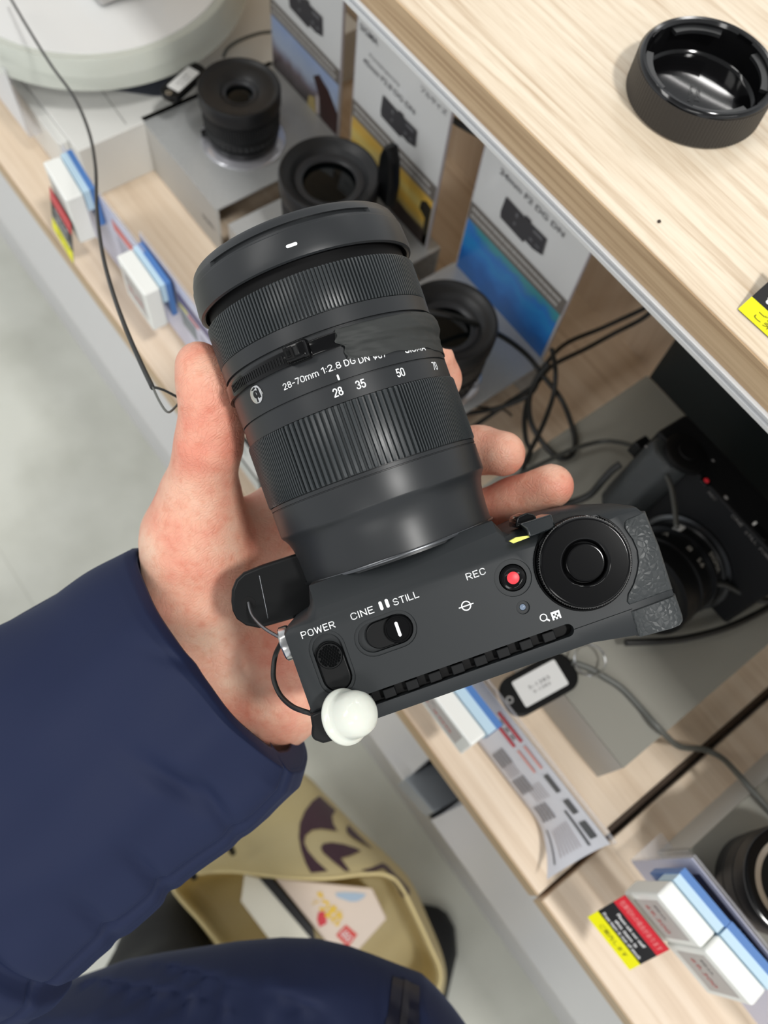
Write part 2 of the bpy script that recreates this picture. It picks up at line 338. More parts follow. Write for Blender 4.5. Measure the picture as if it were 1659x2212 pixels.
rot.v = [(x+dial[0], y+dial[1], z) for x, y, z in rot.v]; rot.build('dial_guard', gloss_black, dl)
# grip leatherette in two pieces
c5 = lambda x, y, z=35.6: loc(980+x/3.253, 1080+y/3.253, z)
g1 = [c5(*p) for p in [(1205, 150), (1222, 130), (1350, 80), (1450, 330), (1545, 633), (1236, 744), (1217, 722), (1222, 680), (1262, 610), (1292, 520), (1305, 440), (1296, 350), (1262, 270), (1222, 215), (1203, 185)]]
g2 = [c5(*p) for p in [(1244, 782), (1562, 664), (1615, 820), (1618, 850), (1598, 880), (1540, 905), (1310, 968), (1296, 960)]]
def grip(poly, name):
    n = len(poly); cx = sum(p[0] for p in poly)/n; cy = sum(p[1] for p in poly)/n
    def ins(d): return [(p[0]+(cx-p[0])*d, p[1]+(cy-p[1])*d*0.6) for p in poly]
    m = MB().loft([[(x, y, -33) for x, y in ins(0.03)], [(x+0.5 if x > 70 else x, y, 20) for x, y in poly], [(x+0.4 if x > 70 else x, y, 33.6) for x, y in poly], [(x, y, 35.1) for x, y in ins(0.03)], [(x, y, 35.7) for x, y in ins(0.1)]])
    return m.build(name, leather, hc, smooth=60)
gp = grip(g1, 'grip_cover'); grip(g2, 'thumb_rest_cover')
# printed lettering
P35 = 35.06
def label(name, body, c, width, height, dy=0, bold=0.008, parent=hc):
    m = put_strokes(MB(), body, c[0], c[1], width-0.3, height-0.3, z=P35); return raw_mesh(name, m, white_paint, parent)
def mid(a, b): A = loc(*a); B_ = loc(*b); return ((A[0]+B_[0])/2, (A[1]+B_[1])/2+0.0)
label('power_lettering', 'POWER', (-30.6, -12.5), 10.6, 2.15)
label('cine_lettering', 'CINE', (-16.6, -12.2), 7.2, 2.15)
label('still_lettering', 'STILL', (-2.9, -12.3), 8.0, 2.15)
label('record_lettering', 'REC', (19.1, -12.4), 6.0, 2.1)
m = MB(); flat(m, stadium(-10.6, -12.0, 0.5, 1.35, 'y'), P35); flat(m, stadium(-8.6, -11.9, 0.5, 1.35, 'y'), P35); raw_mesh('mode_marks', m, white_paint, hc)
def ringflat(m, c, r0, r1, n=40, z=P35):
    a = [(c[0]+r0*math.cos(2*PI*k/n), c[1]+r0*math.sin(2*PI*k/n), z) for k in range(n)]; b = [(c[0]+r1*math.cos(2*PI*k/n), c[1]+r1*math.sin(2*PI*k/n), z) for k in range(n)]
    return m.add(a+b, [(k, n+k, n+(k+1) % n, (k+1) % n) for k in range(n)])
m = MB(); ringflat(m, (13.3, -20.4), 1.15, 1.5); m.box(11.0, 15.6, -20.55, -20.22, P35-0.02, P35); raw_mesh('sensor_plane_mark', m, white_paint, hc)
m = MB(); q0 = loc(1174, 1334); ringflat(m, q0, 0.85, 1.15); 
flat(m, [(q0[0]+0.6, q0[1]-0.95), (q0[0]+0.95, q0[1]-0.6), (q0[0]+1.65, q0[1]-1.35), (q0[0]+1.3, q0[1]-1.7)], P35)
g0 = loc(1201, 1329); s4 = 0.62
flatcells = [(i, j) for i in range(5) for j in range(4)]
for i, j in flatcells:
    if (i, j) not in ((1, 2), (3, 2), (2, 1), (1, 0), (3, 0), (2, 3))[:5]:
        x = g0[0]-1.35+i*s4*0.87; y = g0[1]-1.2+j*s4; flat(m, [(x, y), (x+s4*0.87, y), (x+s4*0.87, y+s4), (x, y+s4)], P35)
raw_mesh('playback_marks', m, white_paint, hc)
# mount ring and hot shoe side
# strap lug on the power side
sx = -42.0
lathe([(-0.2, 4.6), (0, 5.3), (-0.6, 5.5), (-2.6, 5.5), (-3.1, 5.0), (-3.1, 0)], axis='x', c=(-41.0, -14.6, 22)).build('strap_lug', chrome, hc)
# screw covers / clip beside the lens
c5z = lambda x, y, z: (*c5(x, y, z), z)
m = MB(); pA = [c5(*p, 34) for p in [(462, 165), (510, 200), (530, 262), (720, 215), (690, 100)]]
clip = MB().prism([c5(*p, 36) for p in [(462, 168), (685, 98), (712, 182), (704, 205), (528, 262), (512, 205)]], 22, 36.5).build('cable_clip', pbr('smoked_plastic', (26, 30, 32), 0.12, coat=0.6), hc, bevel=0.5)
MB().prism([c5(*p, 32) for p in [(445, 120), (520, 88), (575, 100), (600, 150), (480, 190), (440, 200)]], 16, 31).build('clip_hook', gloss_black, hc, bevel=0.7)
MB().prism([c5(*p, 35.2) for p in [(390, 290), (440, 262), (530, 250), (532, 262), (420, 305)]], 33.5, 35.3).build('yellow_strip', pbr('yellow_foil', (205, 205, 90), 0.35), hc)

# --- lens: one barrel with its rings
def annulus(prof, n=160, rf=None, a0=0, a1=2*PI): return rot_ring(prof, n, 'y', rf, a0, a1)
bar = [(-1.0, 20), (-1.0, 32.2), (0.2, 32.2), (0.4, 32.7), (5, 32.75), (9, 33.0), (12, 33.5), (14.2, 34.2), (15.6, 35.0), (16.3, 35.6), (16.8, 35.85), (17.2, 35.95), (25.4, 36.0), (25.5, 35.6), (25.8, 35.6), (25.9, 36.0), (27.0, 36.0), (27.1, 35.0),
       (48.6, 35.0), (48.7, 35.75), (54.5, 35.75), (54.6, 35.2), (54.95, 35.2), (55.05, 35.8), (70.2, 35.85), (70.3, 35.2), (70.75, 35.2), (70.85, 36.15), (75.6, 36.2), (75.7, 35.2), (89.0, 35.2), (89.1, 33.2), (97, 33.0), (97.2, 30), (90, 27)]
lens = annulus(bar).build('lens', lens_black, hc, smooth=30)
annulus([(-0.3, 32.5), (-0.3, 33.3), (0.15, 33.45), (0.6, 33.3), (0.6, 32.5)]).build('mount_ring', dark_metal, lens)
lathe([(-1, 32.0), (2, 32.0), (2.2, 0)], axis='y').build('mount_plate', dark_metal, lens)
lathe([(88, 0.01), (88.2, 28), (91, 27), (93.5, 0)][::1], axis='y', n=64).build('front_glass', pbr('coated_glass', (12, 16, 22), 0.04, coat=1.0), lens)
def ribs(y0, y1, rbase, rtop, pitch, name, wide=None):
    # list of angles and heights; ridges are rounded bars running along the lens
    A = []; q = -PI
    while q < PI-1e-6:
        p = pitch(q)/rtop; A += [(q, 0), (q+p*0.28, 0), (q+p*0.40, 1), (q+p*0.85, 1), (q+p*0.97, 0)]; q += p
    A = [a for a in A if a[0] < PI]
    rings = []
    for q, h in A:
        r = rbase+(rtop-rbase)*h; e = 0.5
        prof = [(y0, rbase-0.4), (y0, r-0.25*h), (y0+e, r), (y1-e, r), (y1, r-0.25*h), (y1, rbase-0.4)]
        rings.append([(rr*math.sin(q), s_, rr*math.cos(q)) for s_, rr in prof])
    rings.append(rings[0]); m = MB().loft(rings, cap=False); return m.build(name, rib_black, lens, smooth=35)
ribs(75.9, 89.3, 35.45, 36.3, lambda q: 1.2, 'focus_ring')
ribs(27.3, 48.5, 35.4, 36.45, lambda q: 1.95 if -0.62 < q < 0.42 else 1.0, 'zoom_ring')
annulus([(89.0, 33.3), (89.0, 34.3), (97, 34.1), (97, 33.3)]).build('hood_gap_shade', deep_black, lens)  # black ring added to paint the shade in the gap under the hood
# hood with its two finger slots
def hoodr(q, s_, r):
    a = math.degrees(q if q <= PI else q-2*PI)
    if -44 < a < 45 and 102.9 < s_ < 104.4 and r > 34: return r-1.1
    return r
hood = annulus([(93.2, 35.6), (93.0, 36.3), (93.4, 37.0), (95.4, 37.3), (101.9, 36.8), (102.2, 36.5), (102.85, 36.4), (102.95, 36.4), (103.9, 36.15), (104.35, 36.1), (104.45, 36.05), (106.6, 35.2), (107.5, 34.4), (107.4, 33.6), (98, 33.6), (96, 34.2), (94.5, 34.9)], n=240, rf=hoodr).build('lens_hood', lens_black, lens, smooth=30)
def onbarrel(r0, phi0=0.0, y0=0.0):
    def fn(x, y, z): q = math.radians(phi0)+x/r0; return (r0*math.sin(q), y0+y, r0*math.cos(q))
    return fn
def barrel_text(name, body, phi0, phi1, y, h, r=35.93, bold=0.006):
    wd = math.radians(phi1-phi0)*r; m = put_strokes(MB(), body, 0.15, y+0.15, wd-0.3, h-0.3, align='LEFT', fn=onbarrel(r, phi0), wt=0.16 if bold < 0.02 else 0.24); return m
m = barrel_text('', '28-70mm', -27.6, -8.2, 58.45, 2.0); m2 = barrel_text('', '1:2.8', -6.6, 3.2, 58.5, 2.05); m3 = barrel_text('', 'DG', 4.8, 10.4, 58.4, 2.05); m4 = barrel_text('', 'DN', 11.8, 17.3, 57.9, 2.05); m5 = barrel_text('', 'o67', 19.2, 26.2, 57.7, 2.05); m6 = barrel_text('', 'SIGMA', 37.5, 53.0, 57.4, 2.1, bold=0.03)
for k in (m2, m3, m4, m5, m6): m.add(k.v, k.f)
raw_mesh('barrel_lettering', m, white_paint, lens)
m = MB()
for t, ph, wd in (('28', -2.4, 3.0), ('35', 9.0, 3.0), ('50', 30.6, 3.0), ('70', 56.6, 3.0)):
    v, f = strokes(t, wd-0.35, 2.3, 0.17, align='CENTER'); m.add([onbarrel(35.85, ph)(a, b+52.1, 0) for a, b, _ in v], f)
flat(m, stadium(0, 56.1, 0.3, 0.9, 'y'), 0, fn=onbarrel(35.95)); raw_mesh('zoom_scale', m, white_paint, lens)
raw_mesh('hood_mark', flat(MB(), stadium(0, 97.2, 0.5, 1.75), 0, fn=onbarrel(37.32)), white_paint, hood)
for a, b_ in ((110, 2.6), (-95, 12.0)):
    q = math.radians(a)
# silver emblem on the barrel side
eq = math.radians(-45.2); Me = Matrix.Rotation(eq, 4, 'Y') @ Matrix.Translation((0, 61.3, 35.75)) 
em = lathe([(0, 2.9), (0.35, 2.9), (0.5, 2.6), (0.55, 0)], n=48); em.build('emblem', chrome, lens, M=Me)
m = MB(); ringflat(m, (0.15, 0.0), 0.55, 1.25, z=0.62); m.box(-0.25, 0.3, -2.5, 0.4, 0.6, 0.62); flat(m, [(1.0, -1.6), (2.2, -1.5), (1.9, 1.4), (1.35, 1.9)], 0.62); flat(m, [(-1.6, 1.6), (0.2, 2.3), (1.0, 1.9), (-0.6, 1.5)], 0.62)
raw_mesh('emblem_letter', MB().add([tuple(Me @ Vector(p)) for p in m.v], m.f), gloss_black, lens)
# --- zip tie round the barrel
tie = annulus([(64.5, 36.0), (64.5, 36.9), (64.9, 37.1), (68.6, 37.1), (69.0, 36.9), (69.0, 36.0)], 160).build('zip_tie', gloss_black, hc)
qh = math.radians(-13.6); Mh = Matrix.Rotation(qh, 4, 'Y') @ Matrix.Translation((0, 67.0, 37.0))
m = MB().loft([[(x, y, z) for x, y in round_rect(-3.9*k, 3.9*k, -3.1*k, 3.1*k, 1.2*k)] for z, k in ((-0.8, 1.0), (1.6, 1.0), (3.0, 0.82), (3.4, 0.66))])
hd = m.build('tie_head', gloss_black, tie, M=Mh, bevel=0.2)
MB().box(-3.3, -0.5, -1.9, 1.9, 3.0, 3.55).build('tie_slot', deep_black, tie, M=Mh, bevel=0.3)
MB().box(-2.7, -1.4, -1.1, 1.1, 3.2, 3.9).build('tie_pawl', gloss_black, tie, M=Mh, bevel=0.2)
MB().box(-0.3, 1.4, -1.5, 1.5, 3.1, 3.8).build('tie_rib', satin_black, tie, M=Mh, bevel=0.4)
m = MB()
for k in range(26):
    q = math.radians(-22-k*1.6); Mk = Matrix.Rotation(q, 4, 'Y') @ Matrix.Translation((0, 66.75, 37.1)); m.box(-0.18, 0.18, -1.2, 1.2, -0.1, 0.16, Mk)
m.build('tie_teeth', satin_black, tie)
# --- cloth tape stuck over the tie
def tape_pt(u, v):
    ph = 6.0+u*100; yl = float(np.interp(6+u*100, [6, 10, 18, 26, 45, 60, 74, 106], [60.4, 59.5, 59.2, 58.5, 58.2, 57.7, 56.7, 56.5])); yh = 69.6-0.2*math.sin(u*9)
    e = 0.0 if u > 0.001 else 0
    ph += (1.5*math.sin(v*7)+1.0*math.sin(v*17+1)) * (1 if u < 0.02 else max(0, 1-u*12))
    y = yl+(yh-yl)*v + (0.25*math.sin(u*30) if v < 0.02 else 0)
    b = math.exp(-((y-66.7)/3.1)**4); r = 36.2+1.35*b+0.16*math.sin(u*24+v*5)*b+0.12*math.sin(u*55+v*13)+0.08*math.sin(v*40+u*8)+0.25*math.exp(-((v-0.36-0.1*math.sin(u*9))/0.05)**2)
    if u < 0.012 : r += 0.25
    return ph, y, r
rows = []
for i in range(141):
    u = i/140; up = []; dn = []
    for j in range(25):
        ph, y, r = tape_pt(u, j/24); q = math.radians(ph); up.append((r*math.sin(q), y, r*math.cos(q))); dn.append(((r-0.22)*math.sin(q), y, (r-0.22)*math.cos(q)))
    rows.append(up+dn[::-1])
MB().loft(rows).build('cloth_tape', tape_mat, hc, smooth=60)

# ================================================================ security tether clamped to the camera
def bl(px, py, zb): x, y = loc(px, py, zb); return (x, y, zb)
st = thing('security_tether', 'white domed alarm sensor on a black tether looped to the hand-held camera', 'security tag', W(cw(OC)), Matrix(BW.tolist()))
def face(origin, axis):
    a = Vector(axis).normalized(); x = a.orthogonal().normalized(); y = a.cross(x); M = Matrix((x, y, a)).transposed().to_4x4(); M.translation = Vector(origin); return M
axd = Vector((0.70, 0.10, 0.70)).normalized(); base_c = Vector(bl(747, 1548, 39.5))
Md = face(base_c, axd)
lathe([(-1.8, 6.2), (-1.5, 7.7), (-0.6, 8.3), (0.4, 8.2), (1.1, 7.4), (1.6, 7.0), (3.0, 6.9), (5.5, 6.75), (7.6, 6.0), (9.2, 4.4), (10.0, 2.4), (10.2, 0)], n=72).build('sensor_dome', white_plastic, st, M=Md, smooth=80)
pc = [bl(*p, 33)[:2] for p in [(672, 1538), (676, 1562), (674, 1582), (680, 1592), (700, 1599), (735, 1590), (760, 1560), (740, 1530), (700, 1526)]]
MB().prism(pc, 20, 37).build('sensor_base', satin_black, st, bevel=1.6)
MB().prism([(x*1.0-0.4, y+4.3) for x, y in [(pc[0][0], pc[0][1]-3.5), (pc[0][0]+0.2, pc[0][1]-5.6), (pc[0][0]+6, pc[0][1]-5.6), (pc[0][0]+6, pc[0][1]-3.5)]], 22, 34).build('base_collar', gloss_black, st, bevel=0.5)
ct = [bl(607, 1390, 14), bl(596, 1412, 8), bl(591, 1440, 8), bl(592, 1470, 10), bl(606, 1502, 14), bl(630, 1525, 22), bl(655, 1536, 28), bl(680, 1543, 29)]
MB().tube(ct, 0.85).build('cord', wire_mat, st)
# black plate behind the mount, with its steel wire
pz = 2.0
pl = [bl(*p, pz)[:2] for p in [(498, 1300), (499, 1275), (508, 1252), (525, 1236), (560, 1222), (640, 1196), (690, 1190), (700, 1310), (640, 1335), (560, 1358), (530, 1352), (510, 1338), (501, 1320)]]
plate = MB().prism(pl, pz-7, pz).build('tag_plate', satin_black, st, bevel=1.2)
plm = MB().box(-0.12, 0.12, -7.0, 7.0, 0, 0.15); a = bl(560, 1243, pz); b = bl(579, 1336, pz)
MB().tube([a, b], 0.18, smooth=False).build('plate_seam', dark_metal, plate)
ho = bl(537, 1304, pz)
lathe([(-0.2, 2.4), (0.12, 2.4), (0.13, 0)], n=32, c=ho).build('plate_hole', deep_black, plate)
MB().tube([bl(537, 1302, pz+0.6), bl(543, 1325, pz+4), bl(556, 1343, pz+9), bl(575, 1360, 16), bl(606, 1378, 21)], 0.55).build('steel_wire', pbr('coated_wire', (120, 120, 122), 0.25, 0.8), st)
# ================================================================ the person: left hand, sleeve, coat, trouser leg, shoe
def surface_nets(D, org, h):
    # polygon surface of the zero level of a sampled distance field
    S = D < 0; nx, ny, nz = D.shape; cs = [(a, b, c) for a in (0, 1) for b in (0, 1) for c in (0, 1)]
    cnt = sum(S[a:nx-1+a, b:ny-1+b, c:nz-1+c].astype(np.int8) for a, b, c in cs)
    act = (cnt > 0) & (cnt < 8); idx = -np.ones(act.shape, int); I = np.argwhere(act); idx[act] = np.arange(len(I))
    acc = np.zeros((len(I), 3)); num = np.zeros(len(I))
    for i in range(8):
        for j in range(i+1, 8):
            a, b = cs[i], cs[j]
            if sum(abs(a[k]-b[k]) for k in range(3)) != 1: continue
            da = D[I[:, 0]+a[0], I[:, 1]+a[1], I[:, 2]+a[2]]; db = D[I[:, 0]+b[0], I[:, 1]+b[1], I[:, 2]+b[2]]
            c = (da < 0) != (db < 0); t = np.where(c, da/np.where(c, da-db, 1), 0)
            for k in range(3): acc[:, k] += np.where(c, a[k]+t*(b[k]-a[k]), 0)
            num += c
    V = (I+acc/num[:, None])*h+org; Fc = []
    for ax in range(3):
        s0 = [slice(None)]*3; s1 = [slice(None)]*3; s0[ax] = slice(0, -1); s1[ax] = slice(1, None)
        ch = S[tuple(s0)] != S[tuple(s1)]; E = np.argwhere(ch); u, v = [(1, 2), (2, 0), (0, 1)][ax]
        ok = (E[:, u] > 0) & (E[:, v] > 0) & (E[:, u] < D.shape[u]-1) & (E[:, v] < D.shape[v]-1); E = E[ok]
        def g(du, dv): e = E.copy(); e[:, u] += du; e[:, v] += dv; return idx[e[:, 0], e[:, 1], e[:, 2]]
        q = np.stack([g(-1, -1), g(0, -1), g(0, 0), g(-1, 0)], 1); sg = S[E[:, 0], E[:, 1], E[:, 2]]; q[~sg] = q[~sg][:, ::-1]; Fc.append(q)
    return V, np.concatenate(Fc)
def capsule(P, a, b, ra, rb, fl=None):
    a = np.array(a); b = np.array(b); d = b-a; L = d @ d
    t = np.clip(((P-a) @ d)/L, 0, 1); q = P-a-t[..., None]*d
    return np.sqrt((q**2).sum(-1))-(ra+(rb-ra)*t)
def smin(a, b, k): hh = np.clip(0.5+0.5*(b-a)/k, 0, 1); return b+(a-b)*hh-k*hh*(1-hh)
h = 1.15; lo = np.array([-92.0, -62, 268]); hi = np.array([92.0, 112, 388])
gx, gy, gz = [np.arange(lo[i], hi[i], h) for i in range(3)]
P = np.stack(np.meshgrid(gx, gy, gz, indexing='ij'), -1).astype(np.float32)
c_ = camP
def chain(pts, k=3.0):
    D = None
    for (a, ra), (b, rb) in zip(pts, pts[1:]):
        d = capsule(P, c_(*a), c_(*b), ra, rb); D = d if D is None else smin(D, d, k)
    return D
palm = None
Wr = [((405, 1290, 350), 17), ((470, 1370, 356), 17), ((545, 1460, 357), 16.5), ((603, 1537, 352), 15.3)]
Kn = [((790, 978, 347), 10.8), ((850, 1052, 352), 11), ((905, 1125, 352), 10.5), ((950, 1200, 348), 10)]
for (a, ra), (b, rb) in zip(Wr, Kn):
    d = capsule(P, c_(*a), c_(*b), ra, rb); palm = d if palm is None else smin(palm, d, 9)
idxm = capsule(P, c_(545, 1140, 346), c_(790, 978, 347), 10.0, 10.8); palm = smin(palm, idxm, 8)
heel = chain([((600, 1490, 347), 18), ((760, 1330, 350), 13)], 8); palm = smin(palm, heel, 10)
then = chain([((428, 1270, 337), 22), ((423, 1165, 329), 20.0), ((433, 1075, 320), 14.0), ((441, 1010, 311), 11.2)], 7)
palm = smin(palm, then, 7)
web = capsule(P, c_(476, 1128, 334), c_(560, 1160, 346), 10.0, 9.5); palm = smin(palm, web, 8)
arm = capsule(P, c_(480, 1410, 356), c_(250, 1590, 350), 27, 28); palm = smin(palm, arm, 12)
thumb = chain([((441, 1010, 311), 11.0), ((451, 960, 305), 11.2), ((459, 900, 301), 10.4), ((453, 850, 298), 9.6), ((441, 812, 296.5), 8.9), ((428, 784, 296), 7.2)], 5)
D = smin(palm, thumb, 4)
fi = chain([((790, 978, 344), 10.5), ((905, 885, 345), 9), ((948, 820, 335), 8.2), ((940, 776, 326), 7.4)], 4)
fm = chain([((850, 1052, 345), 10.5), ((950, 974, 347), 9.2), ((1035, 972, 336), 9.0), ((1086, 980, 327), 8.7)], 4)
fr = chain([((905, 1130, 344), 10.0), ((1020, 1112, 347), 9.0), ((1110, 1082, 336), 8.8), ((1191, 1050, 325), 8.5)], 4)
fp = chain([((950, 1200, 340), 9.5), ((1040, 1190, 343), 8), ((1095, 1178, 335), 7.4)], 4)
D = smin(D, np.minimum(np.minimum(fi, fm), np.minimum(fr, fp)), 2.5)
# creases: at the thumb joint and base, along the heel
def crease(a, b, r, dep, k=1.6):
    global D
    c = capsule(P, c_(*a), c_(*b), r, r); D = np.where(c < 4*k, D+dep*np.exp(-np.maximum(c, 0)**2/(k*k)), D)
for a, b, dp in (((418, 960, 291), (470, 972, 290), 0.5), ((400, 1095, 297), (478, 1108, 300), 0.45), ((395, 1120, 298), (480, 1130, 303), 0.35), ((325, 1060, 318), (352, 1085, 305), 0.6),
                 ((310, 1190, 318), (400, 1215, 304), 0.35), ((545, 1480, 318), (600, 1475, 318), 0.4), ((560, 1500, 318), (612, 1505, 318), 0.3)): crease(a, b, 0.1, dp)
V, Q = surface_nets(D.astype(np.float64), lo, h)
HC = cw((0, 25, 330)); Hr = empty('person', W(HC)); tag(Hr, 'person in a puffy navy coat holding the camera up with the left hand', 'person')
def wrel(c): return tuple(cw(c)-HC)
Vw = (V @ R)-HC
me = bpy.data.meshes.new('hand'); me.from_pydata((Vw/1000).tolist(), [], Q.tolist())
hand = bpy.data.objects.new('hand', me); C.objects.link(hand); hand.parent = Hr
sm = hand.modifiers.new('smooth', 'SMOOTH'); sm.factor = 0.5; sm.iterations = 6
shade(me, 180)
# skin: own reddish blotches, fine creases and ridges
skin = pbr('skin', (226, 168, 145), 0.46, 0, 0.42, sss=0.12); nt = skin.node_tree; b = nt.nodes['Principled BSDF']; L = nt.links.new
b.inputs['Subsurface Radius'].default_value = (0.005, 0.0016, 0.0008)
tc = nt.nodes.new('ShaderNodeTexCoord')
n1 = nt.nodes.new('ShaderNodeTexNoise'); n1.inputs['Scale'].default_value = 42; n1.inputs['Detail'].default_value = 4; L(tc.outputs['Object'], n1.inputs[0])
rp = nt.nodes.new('ShaderNodeValToRGB'); e = rp.color_ramp.elements; e[0].position = 0.36; e[0].color = srgb(220, 144, 122); e[1].position = 0.66; e[1].color = srgb(230, 190, 166); k = e.new(0.5); k.color = srgb(226, 168, 144); L(n1.outputs[0], rp.inputs[0])
n2 = nt.nodes.new('ShaderNodeTexNoise'); n2.inputs['Scale'].default_value = 300; n2.inputs['Detail'].default_value = 3; L(tc.outputs['Object'], n2.inputs[0])
mx = nt.nodes.new('ShaderNodeMix'); mx.data_type = 'RGBA'; mx.blend_type = 'MULTIPLY'; mx.inputs[7].default_value = (0.93, 0.80, 0.76, 1); r2 = nt.nodes.new('ShaderNodeMapRange'); r2.inputs[1].default_value = 0.5; r2.inputs[2].default_value = 0.75; L(n2.outputs[0], r2.inputs[0]); L(r2.outputs[0], mx.inputs[0]); L(rp.outputs[0], mx.inputs[6]); L(mx.outputs[2], b.inputs['Base Color'])
v1 = nt.nodes.new('ShaderNodeTexVoronoi'); v1.feature = 'DISTANCE_TO_EDGE'; v1.inputs['Scale'].default_value = 620; mp = nt.nodes.new('ShaderNodeMapping'); mp.inputs['Scale'].default_value = (1.0, 0.45, 1.0); mp.inputs['Rotation'].default_value = (0.4, 0.3, 0.9)
nw = nt.nodes.new('ShaderNodeTexNoise'); nw.inputs['Scale'].default_value = 90; L(tc.outputs['Object'], nw.inputs[0]); ad = nt.nodes.new('ShaderNodeMix'); ad.data_type = 'RGBA'; ad.blend_type = 'ADD'; ad.inputs[0].default_value = 0.012; L(tc.outputs['Object'], ad.inputs[6]); L(nw.outputs['Color'], ad.inputs[7]); L(ad.outputs[2], mp.inputs[0]); L(mp.outputs[0], v1.inputs[0])
rv = nt.nodes.new('ShaderNodeMapRange'); rv.inputs[2].default_value = 0.12; L(v1.outputs[0], rv.inputs[0])
wv = nt.nodes.new('ShaderNodeTexWave'); wv.inputs['Scale'].default_value = 420; wv.inputs['Distortion'].default_value = 7; wv.inputs['Detail'].default_value = 1; wv.inputs['Detail Scale'].default_value = 0.25; L(tc.outputs['Object'], wv.inputs[0])
b1 = nt.nodes.new('ShaderNodeBump'); b1.inputs['Distance'].default_value = 0.00012; b1.inputs['Strength'].default_value = 0.7; L(rv.outputs[0], b1.inputs['Height'])
b2 = nt.nodes.new('ShaderNodeBump'); b2.inputs['Distance'].default_value = 0.00006; b2.inputs['Strength'].default_value = 0.5; L(wv.outputs[0], b2.inputs['Height']); L(b1.outputs[0], b2.inputs['Normal']); L(b2.outputs[0], b.inputs['Normal'])
me.materials.append(skin)
# thumb nail, seen almost edge-on along the outer side of the thumb tip
m = MB(); rows = []
a0 = np.array(c_(386.5, 775, 296)); a1 = np.array(c_(396, 862, 300)); 
for i in range(9):
    t = i/8; p = a0+(a1-a0)*t; wdt = 5.5*math.sin(PI*(0.18+0.78*t))+0.6
    up = []; dn = []
    for j in range(9):
        s_ = -1+2*j/8; bulge = 0.5-1.9*s_*s_
        q = p+np.array([-bulge*0.7+0.6, 0, s_*wdt]); up.append(wrel(q)); dn.append(wrel(q+np.array([0.7, 0, 0])))
    rows.append(up+dn[::-1])
m.loft(rows).build('thumb_nail', pbr('nail', (236, 190, 172), 0.28), Hr, smooth=60)

# ---- sleeve and coat cloth
navy = pbr('navy_nylon', (27, 35, 62), 0.66, 0, 0.22, ('noise', 3200, 0.05, 0.35), sss=0)
navy.node_tree.nodes['Principled BSDF'].inputs['Sheen Weight'].default_value = 0.08; navy.node_tree.nodes['Principled BSDF'].inputs['Sheen Roughness'].default_value = 0.4
navy.node_tree.nodes['Principled BSDF'].inputs['Sheen Tint'].default_value = srgb(120, 140, 190)
def bump2(x, y, cx, cy, sx, sy, ang):
    c, s_ = math.cos(ang), math.sin(ang); u = ((x-cx)*c+(y-cy)*s_)/sx; v = (-(x-cx)*s_+(y-cy)*c)/sy; return math.exp(-u*u-v*v)
# stations: upper silhouette pixel, lower silhouette pixel, depth of the axis
ST = [((300, 1176), (637, 1622), 338), ((262, 1199), (662, 1650), 337), ((205, 1232), (650, 1690), 336), ((130, 1278), (590, 1748), 334), ((50, 1323), (510, 1810), 332), ((-40, 1376), (415, 1882), 329), ((-130, 1430), (320, 1962), 326), ((-220, 1480), (225, 2050), 323), ((-300, 1530), (160, 2118), 321), ((-360, 1575), (132, 2150), 320), ((-420, 1600), (95, 2172), 320), ((-500, 1650), (40, 2230), 320), ((-620, 1730), (-60, 2300), 320)]
def lerp(a, b, t): return a+(b-a)*t
stn = []
for i in range(len(ST)-1):
    k = 10 if i else 8
    for j in range(k): t = j/k; stn.append([lerp(np.array(ST[i][0], float), np.array(ST[i+1][0], float), t), lerp(np.array(ST[i][1], float), np.array(ST[i+1][1], float), t), lerp(ST[i][2], ST[i+1][2], t)])
N = 240; rows = []; rows_in = []
for i, (U, Lw, Z) in enumerate(stn):
    A = camP(*U, Z); B_ = camP(*Lw, Z); c = (A+B_)/2; ha = (A-B_)/2; ra = np.linalg.norm(ha); dz = min(ra*0.80, 42)+min(i, 8)*0.25
    ring = []; rin = []
    for k in range(N):
        q = 2*PI*k/N; cq, sq = math.cos(q), math.sin(q); e = 0.86
        x = math.copysign(abs(cq)**e, cq); z = math.copysign(abs(sq)**e, sq)
        p = c+ha*x+np.array([0, 0, -dz*z])
        px = p[0]/p[2]*F+CX; py = p[1]/p[2]*F+CY; d = 0
        if z > 0:
            d += 2.2*bump2(px, py, 520, 1500, 150, 70, 0.9)-2.6*bump2(px, py, 385, 1700, 90, 26, 0.6)+1.5*bump2(px, py, 200, 1560, 200, 90, -0.5)-1.5*bump2(px, py, 470, 1745, 70, 16, 0.95)
            d += 1.4*bump2(px, py, 560, 1720, 90, 30, -0.6)-1.6*bump2(px, py, 330, 1895, 80, 16, 0.75)-1.4*bump2(px, py, 210, 1990, 70, 16, 0.7)+1.8*bump2(px, py, 100, 1900, 130, 60, -0.6)+1.2*math.sin(px*0.013+py*0.021)*0.5
            d -= 1.2*bump2(px, py, 430, 1440, 90, 14, 0.3)
            d = d*1.7+0.5*math.sin(px*0.021-py*0.012)+0.35*math.sin(px*0.035+py*0.03+1)
        # stitched seam a little above the lower edge
        ds = math.degrees(q)-(148 if q <= PI else 999)
        if z > 0: d -= 3.0*math.exp(-((math.degrees(q)-147)/1.1)**2)-0.7*math.exp(-((math.degrees(q)-153)/3.5)**2)
        # quilting seam ring
        sj = i-76; d -= 5.5*math.exp(-(sj/2.2)**2)+0.8*math.exp(-(sj/5.0)**2)
        if i < 3: d -= (3-i)*0.55
        n = ha/ra*x+np.array([0, 0, -1.0])*z; n = n/np.linalg.norm(n); ring.append(wrel(p+n*d)); rin.append(wrel(p+n*(d-1.6)-(ha/ra)*0))
    rows.append(ring); rows_in.append(rin)
allr = rows_in[:14][::-1]+rows
sl = MB().loft(allr, cap=False).build('sleeve', navy, Hr, smooth=180)
